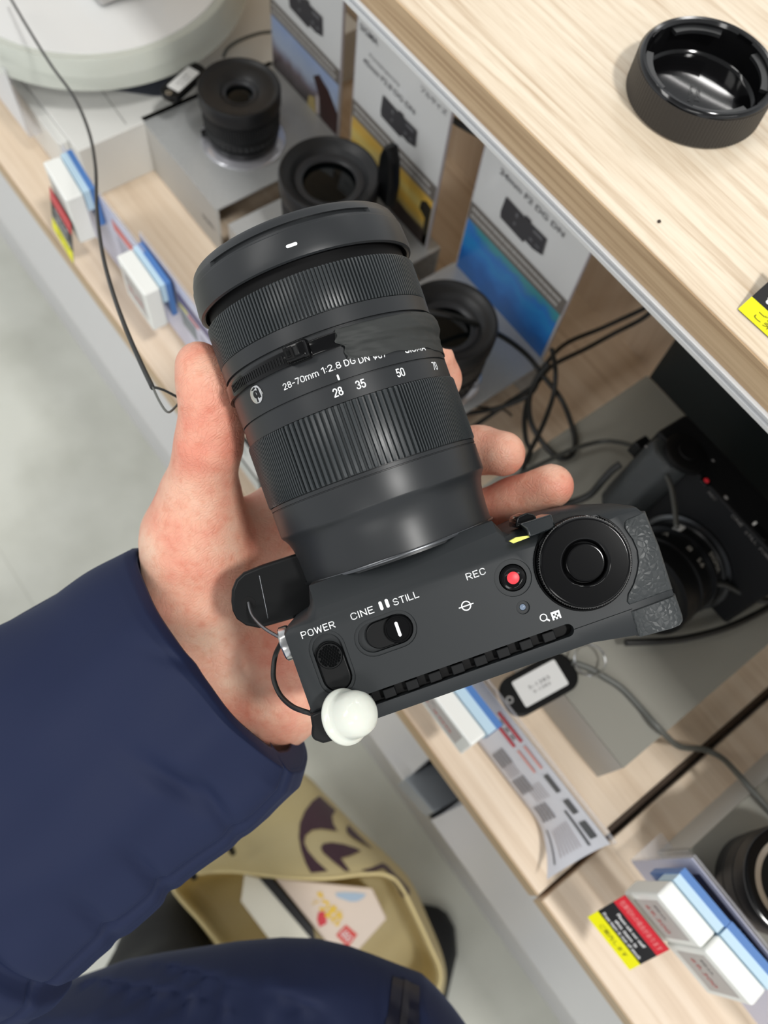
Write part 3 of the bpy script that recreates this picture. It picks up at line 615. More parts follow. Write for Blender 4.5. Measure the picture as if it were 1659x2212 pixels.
# coat body across the bottom of the frame
TP = [(-260, 2210), (-60, 2195), (60, 2165), (150, 2135), (250, 2098), (330, 2082), (400, 2071), (500, 2055), (600, 2046), (680, 2049), (750, 2066), (800, 2085), (860, 2110), (915, 2132), (950, 2165), (985, 2205), (1020, 2250), (1060, 2330), (1090, 2450)]
tx = [p[0] for p in TP]; ty = [p[1] for p in TP]; rows = []; Nn = 90
xs = np.linspace(-260, 1088, 150); Zc = 455
for x in xs:
    yt = float(np.interp(x, tx, ty)); yc = 2560; hh = (yc-yt); ring = []
    tap = 1.0 if x < 900 else max(0.15, math.sqrt(max(0, 1-((x-900)/190)**2)))
    A = camP(x, yt, Zc); Cc = camP(x, yc, Zc); ha = A-Cc; ra = np.linalg.norm(ha)
    for k in range(Nn):
        q = 2*PI*k/Nn; cq, sq = math.cos(q), math.sin(q); p = Cc+ha*cq+np.array([0, 0, -75*tap*sq]); px = p[0]/p[2]*F+CX; py = p[1]/p[2]*F+CY; d = 0
        if sq > 0:
            d += -5*bump2(px, py, 330, 2160, 190, 16, 0.16)+3.5*bump2(px, py, 250, 2195, 220, 26, 0.1)-3.5*bump2(px, py, 420, 2118, 120, 13, 0.25)+2.5*bump2(px, py, 620, 2120, 150, 36, 0.1)-2.5*bump2(px, py, 660, 2190, 110, 14, 0.6)-1.5*bump2(px, py, 822, 2180, 7, 120, -0.1)-3.0*bump2(px, py, 500, 2200, 260, 7, 0.25)+1.6*bump2(px, py, 470, 2180, 240, 22, 0.25)-1.5*bump2(px, py, 900, 2200, 60, 9, 0.9)
        ring.append(wrel(p+np.array([0, 0, -d*2.6])))
    rows.append(ring)
coat = MB().loft(rows).build('coat', navy, Hr, smooth=180)
# zip band on the coat front
from mathutils.bvhtree import BVHTree
def bvh_of(o):
    me = o.data; M = o.matrix_world if not o.parent else Matrix.Translation(o.parent.matrix_basis.translation) @ o.matrix_basis if not o.parent.matrix_basis.to_3x3() != Matrix.Identity(3) else o.parent.matrix_basis @ o.matrix_basis
    return BVHTree.FromPolygons([M @ v.co for v in me.vertices], [tuple(p.vertices) for p in me.polygons])
camL = Vector((0, 0, H0/1000))
def drape(bv, px, py, lift=0.4):
    r = ray(px, py); d = Vector(r).normalized(); hit = bv.ray_cast(camL, d)
    if hit[0] is None: return None
    n = hit[1]; n = n if n.dot(d) < 0 else -n
    return (hit[0]+n*lift/1000)
def draped_grid(bv, name, mat, parent, corners, nu, nv, lift=0.5):
    # a strip lying on a surface: corners are a, b (one end) and c, d (other end)
    a, b, c, d = [np.array(p, float) for p in corners]; V = []; Fs = []; o0 = parent.matrix_basis.inverted()
    for i in range(nu+1):
        for j in range(nv+1):
            p = (a*(1-j/nv)+b*j/nv)*(1-i/nu)+(c*(1-j/nv)+d*j/nv)*i/nu; w_ = drape(bv, p[0], p[1], lift)
            V.append(None if w_ is None else o0 @ w_)
    for i in range(nu):
        for j in range(nv):
            q = [i*(nv+1)+j, i*(nv+1)+j+1, (i+1)*(nv+1)+j+1, (i+1)*(nv+1)+j]
            if all(V[k] is not None for k in q): Fs.append(q)
    V = [v if v is not None else Vector((0, 0, 0)) for v in V]; me = bpy.data.meshes.new(name); me.from_pydata(V, [], Fs); me.validate(); me.materials.append(mat); o = bpy.data.objects.new(name, me); C.objects.link(o); o.parent = parent; shade(me, 180)
    bm = bmesh.new(); bm.from_mesh(me); bmesh.ops.delete(bm, geom=[v for v in bm.verts if not v.link_faces], context='VERTS'); bm.to_mesh(me); bm.free()
    return o
def bvh_world(o, root):
    M = root.matrix_basis; return BVHTree.FromPolygons([M @ v.co for v in o.data.vertices], [tuple(p.vertices) for p in o.data.polygons])
bc = bvh_world(coat, Hr)
zipm = pbr('zip_tape', (20, 22, 36), 0.32)
draped_grid(bc, 'zip_flap', zipm, Hr, [(848, 2112), (905, 2133), (822, 2300), (905, 2300)], 24, 6, 0.8)
draped_grid(bc, 'zip_teeth', pbr('zip_metal', (58, 58, 64), 0.35, 0.6), Hr, [(872, 2120), (884, 2126), (852, 2300), (872, 2300)], 24, 2, 1.4)
# trouser leg and shoe far below
black_cloth = pbr('black_trousers', (28, 29, 31), 0.7, 0, 0.3, ('noise', 900, 0.4, 0.5))
lp = [onz(*p, z) for p, z in (((300, 2450), -700), ((300, 2260), -850), ((352, 2075), -1000), ((372, 2000), -1180), ((378, 1985), -1335))]
m = MB(); rows = []
pl_ = spline([Vector(p) for p in lp], 6)
for i, p in enumerate(pl_):
    rr = 52-4*i/len(pl_)+2.5*math.sin(i*1.1); rows.append([(p[0]+rr*math.cos(q)*(1+0.08*math.sin(3*q+i)), p[1]+rr*math.sin(q), p[2]) for q in [2*PI*k/40 for k in range(40)]])
m.loft(rows); m.v = [tuple(Vector(v)-Vector(HC)) for v in m.v]; m.build('trouser_leg', black_cloth, Hr, smooth=180)
def shoe(px, py, yaw, name):
    c = onz(px, py, -H0+4); rows = []
    for t, wd, ht in ((0, 18, 26), (0.06, 30, 36), (0.2, 37, 46), (0.4, 38, 62), (0.6, 40, 60), (0.8, 46, 44), (0.92, 38, 32), (0.98, 24, 24), (1, 10, 16)):
        x = (t-0.9)*270; ring = []
        for k in range(24):
            q = 2*PI*k/24; yy = wd*math.copysign(abs(math.cos(q))**0.8, math.cos(q)); zz = ht*max(0, math.sin(q))**0.8
            X = x*math.cos(yaw)-yy*math.sin(yaw); Y = x*math.sin(yaw)+yy*math.cos(yaw); ring.append((c[0]+X-HC[0], c[1]+Y-HC[1], -H0+zz+1-HC[2]))
        rows.append(ring)
    return MB().loft(rows).build(name, pbr('shoe_black', (24, 25, 27), 0.6), Hr, smooth=180)
sd = onz(925, 1995, -H0); sd2 = onz(905, 2120, -H0); ys = math.atan2(sd[1]-sd2[1], sd[0]-sd2[0])
shoe(925, 2000, ys, 'shoe')
# ================================================================ the shop: floor, display shelving
floor_m = pbr('vinyl_floor', (218, 219, 209), 0.42, 0, 0.4, None, (6, (200, 201, 190), 0.42, 0.68))
def slab(name, x0, x1, y0, y1, z0, z1, mat, parent=None, bevel=0, smooth=0, loc=None):
    return MB().box(x0, x1, y0, y1, z0, z1).build(name, mat, parent, smooth=smooth, bevel=bevel, loc=loc)
zf = 0
def wz(z): return z+H0          # height above the floor in mm
fl = slab('floor', -2600, 2600, -2600, 2600, -30, 0, floor_m); tag(fl, kind='structure')
wall_m = pbr('wall_white', (222, 220, 214), 0.8)
# faint tile joints
jm = pbr('tile_joint', (196, 196, 186), 0.6)
for k, (a, b_) in enumerate((((-2000, -118), (2000, -118)), ((-2000, -418), (2000, -418)))):
    tag(slab('trim_%d' % (k+1), a[0], b_[0], a[1]-0.8, a[1]+0.8, 0, 0.3, jm), kind='structure')
light_wood = wood('light_wood', (228, 214, 192), (218, 201, 177), (192, 169, 141), (1.6, 44, 40))
pale_wood = wood('pale_wood', (230, 212, 190), (224, 204, 180), (212, 190, 165), (0.9, 26, 26), 0.5)
edge_wood = wood('edge_wood', (198, 172, 138), (187, 160, 126), (165, 137, 104), (1.0, 30, 60))
panel_wood = wood('panel_wood', (236, 217, 194), (230, 209, 184), (220, 198, 172), (20, 30, 1.2), 0.55)
cab_white = pbr('cabinet_laminate', (212, 211, 213), 0.35, 0, 0.5)
alu = pbr('brushed_aluminium', (214, 216, 218), 0.35, 0.25)
# lower display shelf: two bays side by side, one long front edge
SZ = -560.0; FY = 108.0; SEAM = 93.0
dsf = thing('lower_display_shelf', 'pale wooden lower shelf bay carrying the three standing lenses', 'shelf', W((0, 0, -H0)))
slab('shelf_board', -1300, SEAM-1.5, FY, 436, wz(SZ-22), wz(SZ), pale_wood, dsf, 1.0)
slab('edge_band', -1300, SEAM-1.5, FY-0.9, FY-0.05, wz(SZ-22), wz(SZ)-0.6, edge_wood, dsf)
slab('back_panel', -1300, SEAM-1.5, 430, 446, wz(SZ), wz(-300), panel_wood, dsf)
slab('divider', SEAM-4.5, SEAM-1.5, FY+60, 430, wz(SZ)-20, wz(SZ)+1.0, pbr('dark_gap', (60, 45, 32), 0.7), dsf)
ds2 = thing('lower_display_shelf', 'pale wooden lower shelf bay at the lower right of the dark joint', 'shelf', W((0, 0, -H0)))
slab('shelf_board', SEAM+2.0, 900, FY, 436, wz(SZ-22), wz(SZ), pale_wood, ds2, 1.0)
slab('edge_band', SEAM+2.0, 900, FY-0.9, FY-0.05, wz(SZ-22), wz(SZ)-0.6, edge_wood, ds2)
slab('back_panel', SEAM+2.0, 900, 430, 446, wz(SZ), wz(-300), panel_wood, ds2)
lab_dark = pbr('niche_dark', (52, 54, 56), 0.5)
cb = thing('base_cabinet', 'long pale grey cabinet under the lower shelf with a grey drawer in a gap', 'cabinet', W((0, 0, -H0)))
slab('cabinet_front', -1300, -13, FY+3, FY+20, wz(-765), wz(SZ-22), cab_white, cb)
slab('cabinet_front', 25, 900, FY+3, FY+20, wz(-765), wz(SZ-22), cab_white, cb)
slab('niche_floor', -13, 25, FY+3, 300, wz(-765), wz(-752), lab_dark, cb); slab('niche_side', 25, 30, FY+20, 300, wz(-765), wz(SZ-22), lab_dark, cb); slab('niche_side', -18, -13, FY+20, 300, wz(-765), wz(SZ-22), lab_dark, cb)
bp_ = [onz(*(860+p[0]/2.076, 1400+p[1]/2.076), -700) for p in ((25, 585), (175, 500), (345, 640), (160, 738))]
MB().loft([[(p[0], p[1], wz(z)) for p in bp_] for z in (-750, -700)]).build('grey_drawer', pbr('grey_enamel', (140, 145, 149), 0.4), cb, smooth=0, bevel=2)
slab('plinth', -1300, 900, FY+70, FY+86, 0, wz(-765), cab_white, cb); slab('cabinet_floor', -1300, 900, FY+20, 400, wz(-770), wz(-766), cab_white, cb)
slab('cabinet_back', -1300, 900, 400, 430, 0, wz(SZ-22), cab_white, cb)
pull = pbr('pull_shadow', (150, 150, 152), 0.5)
us = thing('upper_shelf', 'light wooden upper counter with an aluminium strip along its front edge', 'shelf', W((0, 0, -H0)))
UZ = -256.0; UY = 235.0
slab('counter_top', -1300, 900, UY, 760, wz(UZ-16), wz(UZ), light_wood, us, 0.6)
slab('front_edge', -1300, 900, UY-0.8, UY+0.2, wz(UZ-16.5), wz(UZ)-0.6, edge_wood, us)
st_ = MB()
for y0, y1, z0, z1 in ((UY-2.4, UY+3, -23.0, -20.4), (UY-1.2, UY+3, -20.4, -17.4), (UY-2.6, UY+1, -17.6, -16.6)):
    st_.box(-1300, 900, y0, y1, wz(UZ+z0), wz(UZ+z1))
st_.build('metal_strip', alu, us, smooth=0, bevel=0.4)
slab('support', -1290, 890, 446, 760, 0, wz(UZ-16), pbr('carcass', (200, 190, 176), 0.6), us)

# ================================================================ stands
steel = pbr('brushed_steel', (188, 190, 190), 0.36, 0.3, 0.5, None, (300, (174, 176, 176), 0.4, 0.6, (1, 12, 1)))
steel_face = steel
face_mat = pbr('riser_face', (200, 200, 196), 0.5, 0, 0.3)
def riser(x0, x1, y0, y1, label, mat=steel, leg=True, z=-510.0, word=None):
    t = thing('display_riser', label, 'display stand', W(((x0+x1)/2, (y0+y1)/2, SZ)), group=None)
    cx, cy = (x0+x1)/2, (y0+y1)/2; hgt = z-SZ
    slab('top_plate', x0-cx, x1-cx, y0-cy, y1-cy, hgt-2, hgt, mat, t, 0.4)
    slab('front_plate', x0-cx, x1-cx, y0-cy-0.01, y0-cy+2, 0, hgt-2, face_mat, t, 0.2)
    slab('back_plate', x0-cx, x1-cx, y1-cy-2, y1-cy, 0, hgt-2, mat, t, 0.2)
    if word:
        M = Matrix.Translation((0, y0-cy-0.2, 0)) @ Matrix.Rotation(PI/2, 4, 'X')
        raw_mesh('maker_lettering', put_text(MB(), word, x1-cx-16, 22, 17, 4.2, M=M, bold=0.03), pbr('grey_print', (120, 120, 122), 0.5), t)
    return t
riser(-530, -420, 209, 331, 'brushed metal riser under the leftmost standing lens', word='SIGMA')
riser(-404, -300, 209, 331, 'brushed metal riser under the middle standing lens')
riser(-284, -178, 209, 331, 'brushed metal riser under the rightmost standing lens, before the blue poster')
grey_gloss = pbr('grey_gloss_panel', (140, 139, 131), 0.35, 0, 0.3)
riser(-128, 62, 184, 386, 'wide glossy grey riser carrying the displayed camera', grey_gloss)
riser(118, 420, 184, 386, 'glossy grey riser in the lower right bay, under the chrome lens', grey_gloss)
for o_ in [x for x in bpy.data.objects if x.name in ('display_riser.003', 'display_riser.004')]:
    hw = 95 if o_.name.endswith('3') else 151; slab('side_plate', -hw, -hw+2, -100, 99, 0, 48, face_mat, o_, 0.2); slab('side_plate', hw-2, hw, -100, 99, 0, 48, face_mat, o_, 0.2)

# ================================================================ posters
dark_print = pbr('dark_print', (58, 57, 60), 0.5); grey_print2 = pbr('grey_caption', (112, 106, 100), 0.5); pale_print = pbr('pale_caption', (190, 188, 184), 0.5); mid_print = pbr('mid_print', (105, 105, 108), 0.5)
card_white = pbr('card_white', (214, 215, 214), 0.3, coat=0.2)
def grad_mat(name, stops, noise=(6, 0.25), axis=2, lo=0.0, hi=1.0, stretch=(1, 1, 1)):
    # a printed picture: colours run up the card and are broken up by noise
    m = pbr(name, (128, 128, 128), 0.3); nt = m.node_tree; b = nt.nodes['Principled BSDF']; L = nt.links.new
    tc = nt.nodes.new('ShaderNodeTexCoord'); sp = nt.nodes.new('ShaderNodeSeparateXYZ'); L(tc.outputs['Generated'], sp.inputs[0])
    mp = nt.nodes.new('ShaderNodeMapping'); mp.inputs['Scale'].default_value = stretch; L(tc.outputs['Generated'], mp.inputs[0])
    n = nt.nodes.new('ShaderNodeTexNoise'); n.inputs['Scale'].default_value = noise[0]; n.inputs['Detail'].default_value = 4; L(mp.outputs[0], n.inputs[0])
    a = nt.nodes.new('ShaderNodeMath'); a.operation = 'MULTIPLY_ADD'; a.inputs[1].default_value = noise[1]; L(n.outputs[0], a.inputs[0]); L(sp.outputs[axis], a.inputs[2])
    s_ = nt.nodes.new('ShaderNodeMath'); s_.operation = 'SUBTRACT'; s_.inputs[1].default_value = noise[1]/2; L(a.outputs[0], s_.inputs[0])
    r = nt.nodes.new('ShaderNodeValToRGB'); e = r.color_ramp.elements; e[0].position = stops[0][0]; e[0].color = srgb(*stops[0][1]); e[1].position = stops[-1][0]; e[1].color = srgb(*stops[-1][1])
    for p, c in stops[1:-1]: k = e.new(p); k.color = srgb(*c)
    L(s_.outputs[0], r.inputs[0]); L(r.outputs[0], b.inputs['Base Color']); return m
def quad3(m, x0, x1, z0, z1, y=-0.75): return m.add([(x0, y, z0), (x1, y, z0), (x1, y, z1), (x0, y, z1)], [(0, 1, 2, 3)])
XZ = Matrix.Rotation(PI/2, 4, 'X')
def ztext(m, body, x, z, wd, ht, y=-0.8, bold=0.0): return put_text(m, body, x, z, wd, ht, M=Matrix.Translation((0, y, 0)) @ XZ, bold=bold)
def zpoly(m, poly, y=-0.8): return m.add([(x, y, z) for x, z in poly], [tuple(range(len(poly)))])
def poster(x0, x1, y, z0, z1, label, pic, zb0, zb1, title, cam_box, extra=()):
    t = thing('product_card', label, 'sign', W((x0, y, z0))); w_ = x1-x0; h_ = z1-z0
    slab('card', 0, w_, 0, 1.6, 0, h_, card_white, t)
    MB().box(-0.6, 0, -0.4, 2.0, 0, h_).build('clear_edge', pbr('card_edge', (190, 186, 190), 0.15), t, smooth=0); MB().box(w_, w_+0.8, -0.4, 2.0, 0, h_).build('clear_edge', pbr('card_edge', (190, 186, 190), 0.15), t, smooth=0)
    z = lambda v: v-z0
    o = raw_mesh('printed_photo', quad3(MB(), 0.8, w_-0.8, 1, z(zb0), -0.7), pic, t)
    raw_mesh('caption_band', quad3(MB(), 0, w_, z(zb0), z(zb1), -0.8), grey_print2, t)
    m = MB(); random.seed(int(w_*7+h_))
    for r_ in range(2):
        x = 3.0
        while x < w_-6:
            l = random.choice((1.2, 1.6, 2.0)); zz = z(zb0)+(zb1-zb0)*(0.22+0.4*r_); m.add([(x, -1.0, zz), (x+l, -1.0, zz), (x+l, -1.0, zz+(zb1-zb0)*0.2), (x, -1.0, zz+(zb1-zb0)*0.2)], [(0, 1, 2, 3)]); x += l+0.6
    raw_mesh('caption_lines', m, pale_print, t)
    m = MB()
    for body, fx, zz, fw, ht in title: ztext(m, body, fx*w_, z(zz), fw*w_, ht, bold=0.01)
    raw_mesh('title_lettering', m, mid_print, t)
    # picture of a small camera with its lens pointing left, seen from above
    cx, cz, s_ = cam_box
    P = lambda a, b_: (cx+a*s_, z(cz)+b_*s_)
    zp = MB(); zpoly(zp, [P(*p) for p in [(-21, 8), (-2, 7), (-1.5, 9), (4, 9), (4, 7), (20, 7.5), (21, -7), (12, -9.5), (4, -9), (3, -12), (-21, -11), (-22, -6)]], -0.85)
    raw_mesh('product_picture', zp, dark_print, t)
    m = MB()
    for a in ((-9, 1, 2.0, 4.5), (-9, -6, 2.0, -3.5), (8, 3.0, 17, 5.2), (7, -5, 10, -3), (13, -5, 17, -3.5)):
        if len(a) == 4: x0_, z0_, x1_, z1_ = (a[0], a[1], a[0]+abs(a[2]) if abs(a[2]) < 5 else a[2], a[3]); zpoly(m, [P(x0_, z0_), P(x1_, z0_), P(x1_, z1_), P(x0_, z1_)], -0.95)
    raw_mesh('picture_highlights', m, mid_print, t)
    for nm, poly, mat in extra: raw_mesh(nm, zpoly(MB(), [(a, z(b_)) for a, b_ in poly], -0.95), mat, t)
    return t
blue_pic = grad_mat('blue_photo', [(0.0, (18, 92, 160)), (0.3, (22, 98, 176)), (0.5, (38, 122, 202)), (0.68, (44, 138, 206)), (0.82, (52, 120, 200)), (1.0, (70, 150, 160))], (5, 0.75), stretch=(1, 1, 0.6))
dusk_pic = grad_mat('dusk_photo', [(0.0, (52, 46, 44)), (0.22, (92, 84, 88)), (0.36, (112, 100, 104)), (0.47, (150, 152, 172)), (0.6, (176, 190, 212)), (1.0, (150, 170, 208))], (5, 0.28), stretch=(2, 1, 1))
gold_pic = grad_mat('sunset_photo', [(0.0, (54, 44, 36)), (0.25, (78, 66, 52)), (0.33, (170, 152, 98)), (0.5, (222, 178, 72)), (0.68, (228, 206, 122)), (0.86, (222, 180, 78)), (1.0, (206, 172, 96))], (3, 0.28))
poster(-524, -433, 330, -512, -385, 'product card with a dusk temple photo, behind the leftmost standing lens', dusk_pic, -463, -450, [('35mm F2 DG DN', 0.5, -400, 0.6, 4)], (48, -430, 1.0),
       [('temple_shape', [(58, -478), (66, -471), (72, -474), (78, -476), (91, -489), (91, -511), (70, -511), (66, -490)], pbr('temple_dark', (58, 34, 32), 0.5)), ('lantern_shape', [(52, -500), (60, -496), (63, -510), (50, -511)], pbr('lantern', (196, 176, 118), 0.5)), ('figure_shape', [(62, -491), (66, -492), (67, -508), (62, -509)], pbr('figure_pale', (206, 196, 196), 0.5))])
poster(-403, -305, 320, -509, -379, 'product card with a golden sunset photo, behind the middle standing lens', gold_pic, -461, -447, [('SIGMA', 0.13, -388, 0.2, 4.5), ('Contemporary', 0.32, -401.5, 0.34, 3), ('45mm F2.8 DG DN', 0.38, -409, 0.58, 4.2), ('フルサイズ', 0.83, -388, 0.27, 4.5)], (52, -427, 0.92),
       [('palm_shape', [(86, -470), (91, -466), (97, -468), (97, -506), (93, -506), (92, -482), (85, -478)], pbr('palm_dark', (42, 38, 28), 0.5)), ('ridge_shape', [(60, -492), (97, -497), (97, -508), (40, -508), (45, -490)], pbr('ridge_dark', (52, 42, 38), 0.5))])
poster(-281, -182, 331, -512, -386, 'product card with a blue underwater photo, near the tangled cables', blue_pic, -459, -444, [('Contemporary', 0.3, -394, 0.35, 3), ('24mm F2 DG DN', 0.48, -402, 0.62, 4.4)], (48, -423, 0.98))
tag(slab('backing_board', -126, 140, 386, 392, wz(-510), wz(-285), pbr('dark_green_panel', (24, 30, 31), 0.35)), 'near-black upright board behind the displayed camera', 'board')

# ================================================================ lenses standing on the risers
glass_dark = pbr('dark_glass', (9, 13, 14), 0.06, 0, 0.3, coat=0.15); lens_rubber = pbr('lens_matte', (30, 31, 33), 0.42); lens_in = pbr('lens_inner', (20, 20, 22), 0.5)
def standing_lens(c, r, hgt, label, hood=True, front=0.55, extras=True, zbase=-510.0, knob=True):
    t = thing('camera_lens', label, 'lens', W((c[0], c[1], zbase)))
    s_ = r
    lathe([(0, s_*0.82), (2, s_*0.88), (hgt*0.16, s_*0.9), (hgt*0.17, s_*0.86), (hgt*0.22, s_*0.86), (hgt*0.23, s_*0.92), (hgt*0.36, s_*0.93), (hgt*0.37, s_*0.9), (hgt*0.4, s_*0.9), (hgt*0.42, s_*0.92), (hgt*0.68, s_*0.93), (hgt*0.69, s_*0.9), (hgt*0.73, s_*0.9), (hgt*0.75, s_*0.8), (hgt*0.8, 0)], n=72).build('barrel', lens_rubber, t, smooth=35)
    rb = rot_ring([(hgt*0.43, s_*0.9), (hgt*0.44, s_*0.955), (hgt*0.66, s_*0.955), (hgt*0.67, s_*0.9)], n=360, rf=lambda q, z_, r_: r_-(0.7 if (round(q/(2*PI)*360) % 4) < 2 and r_ > s_*0.93 else 0)); rb.build('focus_ring', lens_rubber, t, smooth=0)
    rb = rot_ring([(hgt*0.24, s_*0.88), (hgt*0.245, s_*0.945), (hgt*0.34, s_*0.945), (hgt*0.35, s_*0.88)], n=240, rf=lambda q, z_, r_: r_-(0.8 if (round(q/(2*PI)*240) % 6) < 3 and r_ > s_*0.93 else 0)); rb.build('aperture_ring', lens_rubber, t, smooth=0)
    # hood: outer shell curving into a deep funnel
    rot_ring([(hgt*0.72, s_*0.93), (hgt*0.74, s_*0.99), (hgt*0.96, s_), (hgt, s_*0.97), (hgt*1.0, s_*0.93), (hgt*0.975, s_*0.9), (hgt*0.955, s_*0.78), (hgt*0.93, s_*(front+0.1)), (hgt*0.87, s_*front), (hgt*0.8, s_*front*0.9), (hgt*0.78, s_*front*0.88), (hgt*0.74, s_*0.6)], n=96).build('hood', lens_rubber, t, smooth=50)
    lathe([(hgt*0.72, s_*front*0.96), (hgt*0.80, s_*front*0.9), (hgt*0.825, s_*front*0.5), (hgt*0.83, 0)], n=48).build('front_element', glass_dark, t)
    rot_ring([(hgt*0.862, s_*front*0.80), (hgt*0.872, s_*front*1.0), (hgt*0.89, s_*front*1.03), (hgt*0.875, s_*front*0.84)], n=72).build('name_ring', pbr('name_ring', (46, 48, 52), 0.35), t)
    m = MB()
    for k in range(5):
        q = -PI/2-0.75+k*0.3; M = Matrix.Rotation(q+PI/2, 4, 'Z') @ Matrix.Translation((0, -s_*0.905, hgt*0.3)); 
    if knob: MB().box(-2.2, 2.2, -s_*0.97-2.0, -s_*0.85, hgt*0.08, hgt*0.17).build('lock_lever', satin_black, t, bevel=0.5, M=Matrix.Rotation(-0.45, 4, 'Z'))
    return t
chrome_ring = pbr('clear_ring', (215, 215, 222), 0.15, 0.6)
def ring_thing(c, r, label, z=-510.0):
    o = lathe([(0, r*1.04), (1.2, r*1.05), (1.8, r*1.0), (1.8, 0)], n=72).build('display_ring', chrome_ring, loc=W((c[0], c[1], z))); return tag(o, label, 'ring')
def rimc(px, py, z): p = onz(px, py, z); return (float(p[0]), float(p[1]))
L1 = rimc(516, 187, -462); L2 = rimc(712, 376, -453); L3 = rimc(970, 690, -448)
standing_lens(L1, 30.8, 46.5, 'leftmost standing black lens with the narrowest opening', front=0.4, zbase=-508.2)
ring_thing(L1, 31.5, 'pale ring under the leftmost standing lens')
standing_lens(L2, 35.5, 56, 'wide-mouthed black lens standing between the two other lenses', front=0.66, zbase=-508.2)
ring_thing(L2, 34, 'pale ring under the middle standing lens')
standing_lens(L3, 32.5, 60, 'black standing lens in front of the blue product card', front=0.6, zbase=-508.2)
ring_thing(L3, 31, 'pale ring under the rightmost standing lens')
# hood of another lens leaning against the sunset card
hp = ony(850, 350, 300)
MB().loft([[(x*k, y+dy, z) for x, z in [(-6, -22), (-9, -5), (-8, 12), (-4, 22), (2, 24), (7, 14), (10, -4), (9, -24)]] for y, k, dy in ((0, 0.7, 0), (3, 1, 0), (7, 1, 0), (9, 0.8, 0))]).build('hood_petal', satin_black, smooth=60, loc=W((hp[0], hp[1]-8, hp[2]-8)), bevel=1)
tag(bpy.data.objects['hood_petal'], 'black curved hood petal leaning against the sunset card', 'lens hood')
# chrome-fronted lens at the right edge
LR = rimc(1722, 1905, -468)
t = thing('camera_lens', 'large black lens with a chrome inner ring at the lower right edge', 'lens', W((LR[0], LR[1], -510)))
axr = Matrix.Rotation(math.radians(28), 4, 'X')
lathe([(z*0.6, r*0.78) for z, r in ((0, 30), (2, 33), (20, 34), (21, 32), (24, 32), (25, 35), (45, 36), (46, 33.5), (48, 33.5), (49, 36.5), (64, 37), (69, 36.4), (69.2, 0))], n=80).build('barrel', lens_rubber, t)
rot_ring([(z*0.6, r*0.78) for z, r in ((68, 33.8), (70.6, 35.6), (71, 34), (70.8, 29.5), (69, 29.3))], n=80).build('black_rim', gloss_black, t)
rot_ring([(z*0.6, r*0.78) for z, r in ((70.2, 25), (70.9, 29.2), (69.4, 29.6), (69.3, 25.5))], n=80).build('chrome_ring', chrome, t)
lathe([(z*0.6, r*0.78) for z, r in ((66, 25.6), (69.8, 25.3), (70.6, 14), (71.0, 0))], n=60).build('front_element', glass_dark, t)

# ================================================================ camera on display, lens towards the aisle
dk = pbr('display_camera_black', (17, 18, 20), 0.5, 0, 0.22)
DO = onz(1483, 893, -440); TILT = math.radians(-15)
RT = Matrix.Rotation(TILT, 3, 'X'); RTn = np.array(RT)
dc = thing('displayed_camera', 'black compact camera standing on the grey riser, lens facing the aisle', 'camera', W(DO), RT)
def dloc(px, py, axis=2, v=0.0):
    o = RTn.T @ (-DO); r = RTn.T @ ray(px, py); t = (v-o[axis])/r[axis]; return o+r*t
mB = MB().prism(round_rect(0, 112, -30, 0, 3), -64, 0); mB.build('body', dk, dc, bevel=1.5)
MB().loft([[(x, y-30+2, z) for x, y in [(2, 2), (2, -10), (8, -16), (22, -16), (28, -8), (30, 2)]] for z in (-62, -8)]+[[(x*0.9+1, y*0.8-28, -2) for x, y in [(2, 2), (2, -10), (8, -16), (22, -16), (28, -8), (30, 2)]]]).build('grip', leather, dc, bevel=2)
def at2(px, py): p = dloc(px, py); return (float(p[0]), float(p[1]))
dq = at2(1477, 985)
lathe([(0, 13.5), (3.5, 13.5), (4.2, 12.6), (4.2, 6), (4.8, 5.6), (4.9, 0)], n=60, c=(*dq, 0)).build('command_dial', deep_black, dc)
rq = at2(1524, 1040); lathe([(0, 3.4), (0.8, 3.2), (0.9, 0)], n=30, c=(*rq, 0)).build('record_button', gloss_black, dc)
lathe([(0.9, 1.7), (1.2, 1.6), (1.25, 0)], n=30, c=(*rq, 0)).build('red_dot', red_paint, dc)
m = MB()
def dtext(m, body, px, py, wd, ht):
    q = at2(px, py); put_strokes(m, body, q[0], q[1], wd, ht, z=0.15)
dtext(m, 'REC', 1538, 1072, 6, 2); dtext(m, 'CINE', 1592, 1125, 8, 2.2); dtext(m, 'STILL', 1622, 1162, 9, 2.2); dtext(m, 'POWER', 1655, 1200, 10, 2.2)
q = at2(1568, 1075); flat(m, circle(*q, 1.4, 16), 0.15)
for p in ((1395, 965), (1439, 978), (1451, 999), (1474, 1016), (1540, 995)): flat(m, circle(*at2(*p), 0.9, 12), 0.15)
raw_mesh('top_lettering', m, pbr('faint_print', (150, 150, 152), 0.5), dc)
sw_ = MB().prism(stadium(*at2(1640, 1150), 3.2, 6.5), 0, 1.2).build('mode_switch', gloss_black, dc, bevel=0.3)
q = at2(1627, 1133); raw_mesh('white_bar', flat(MB(), stadium(*q, 0.7, 2.0, 'y'), 1.3), white_paint, sw_)
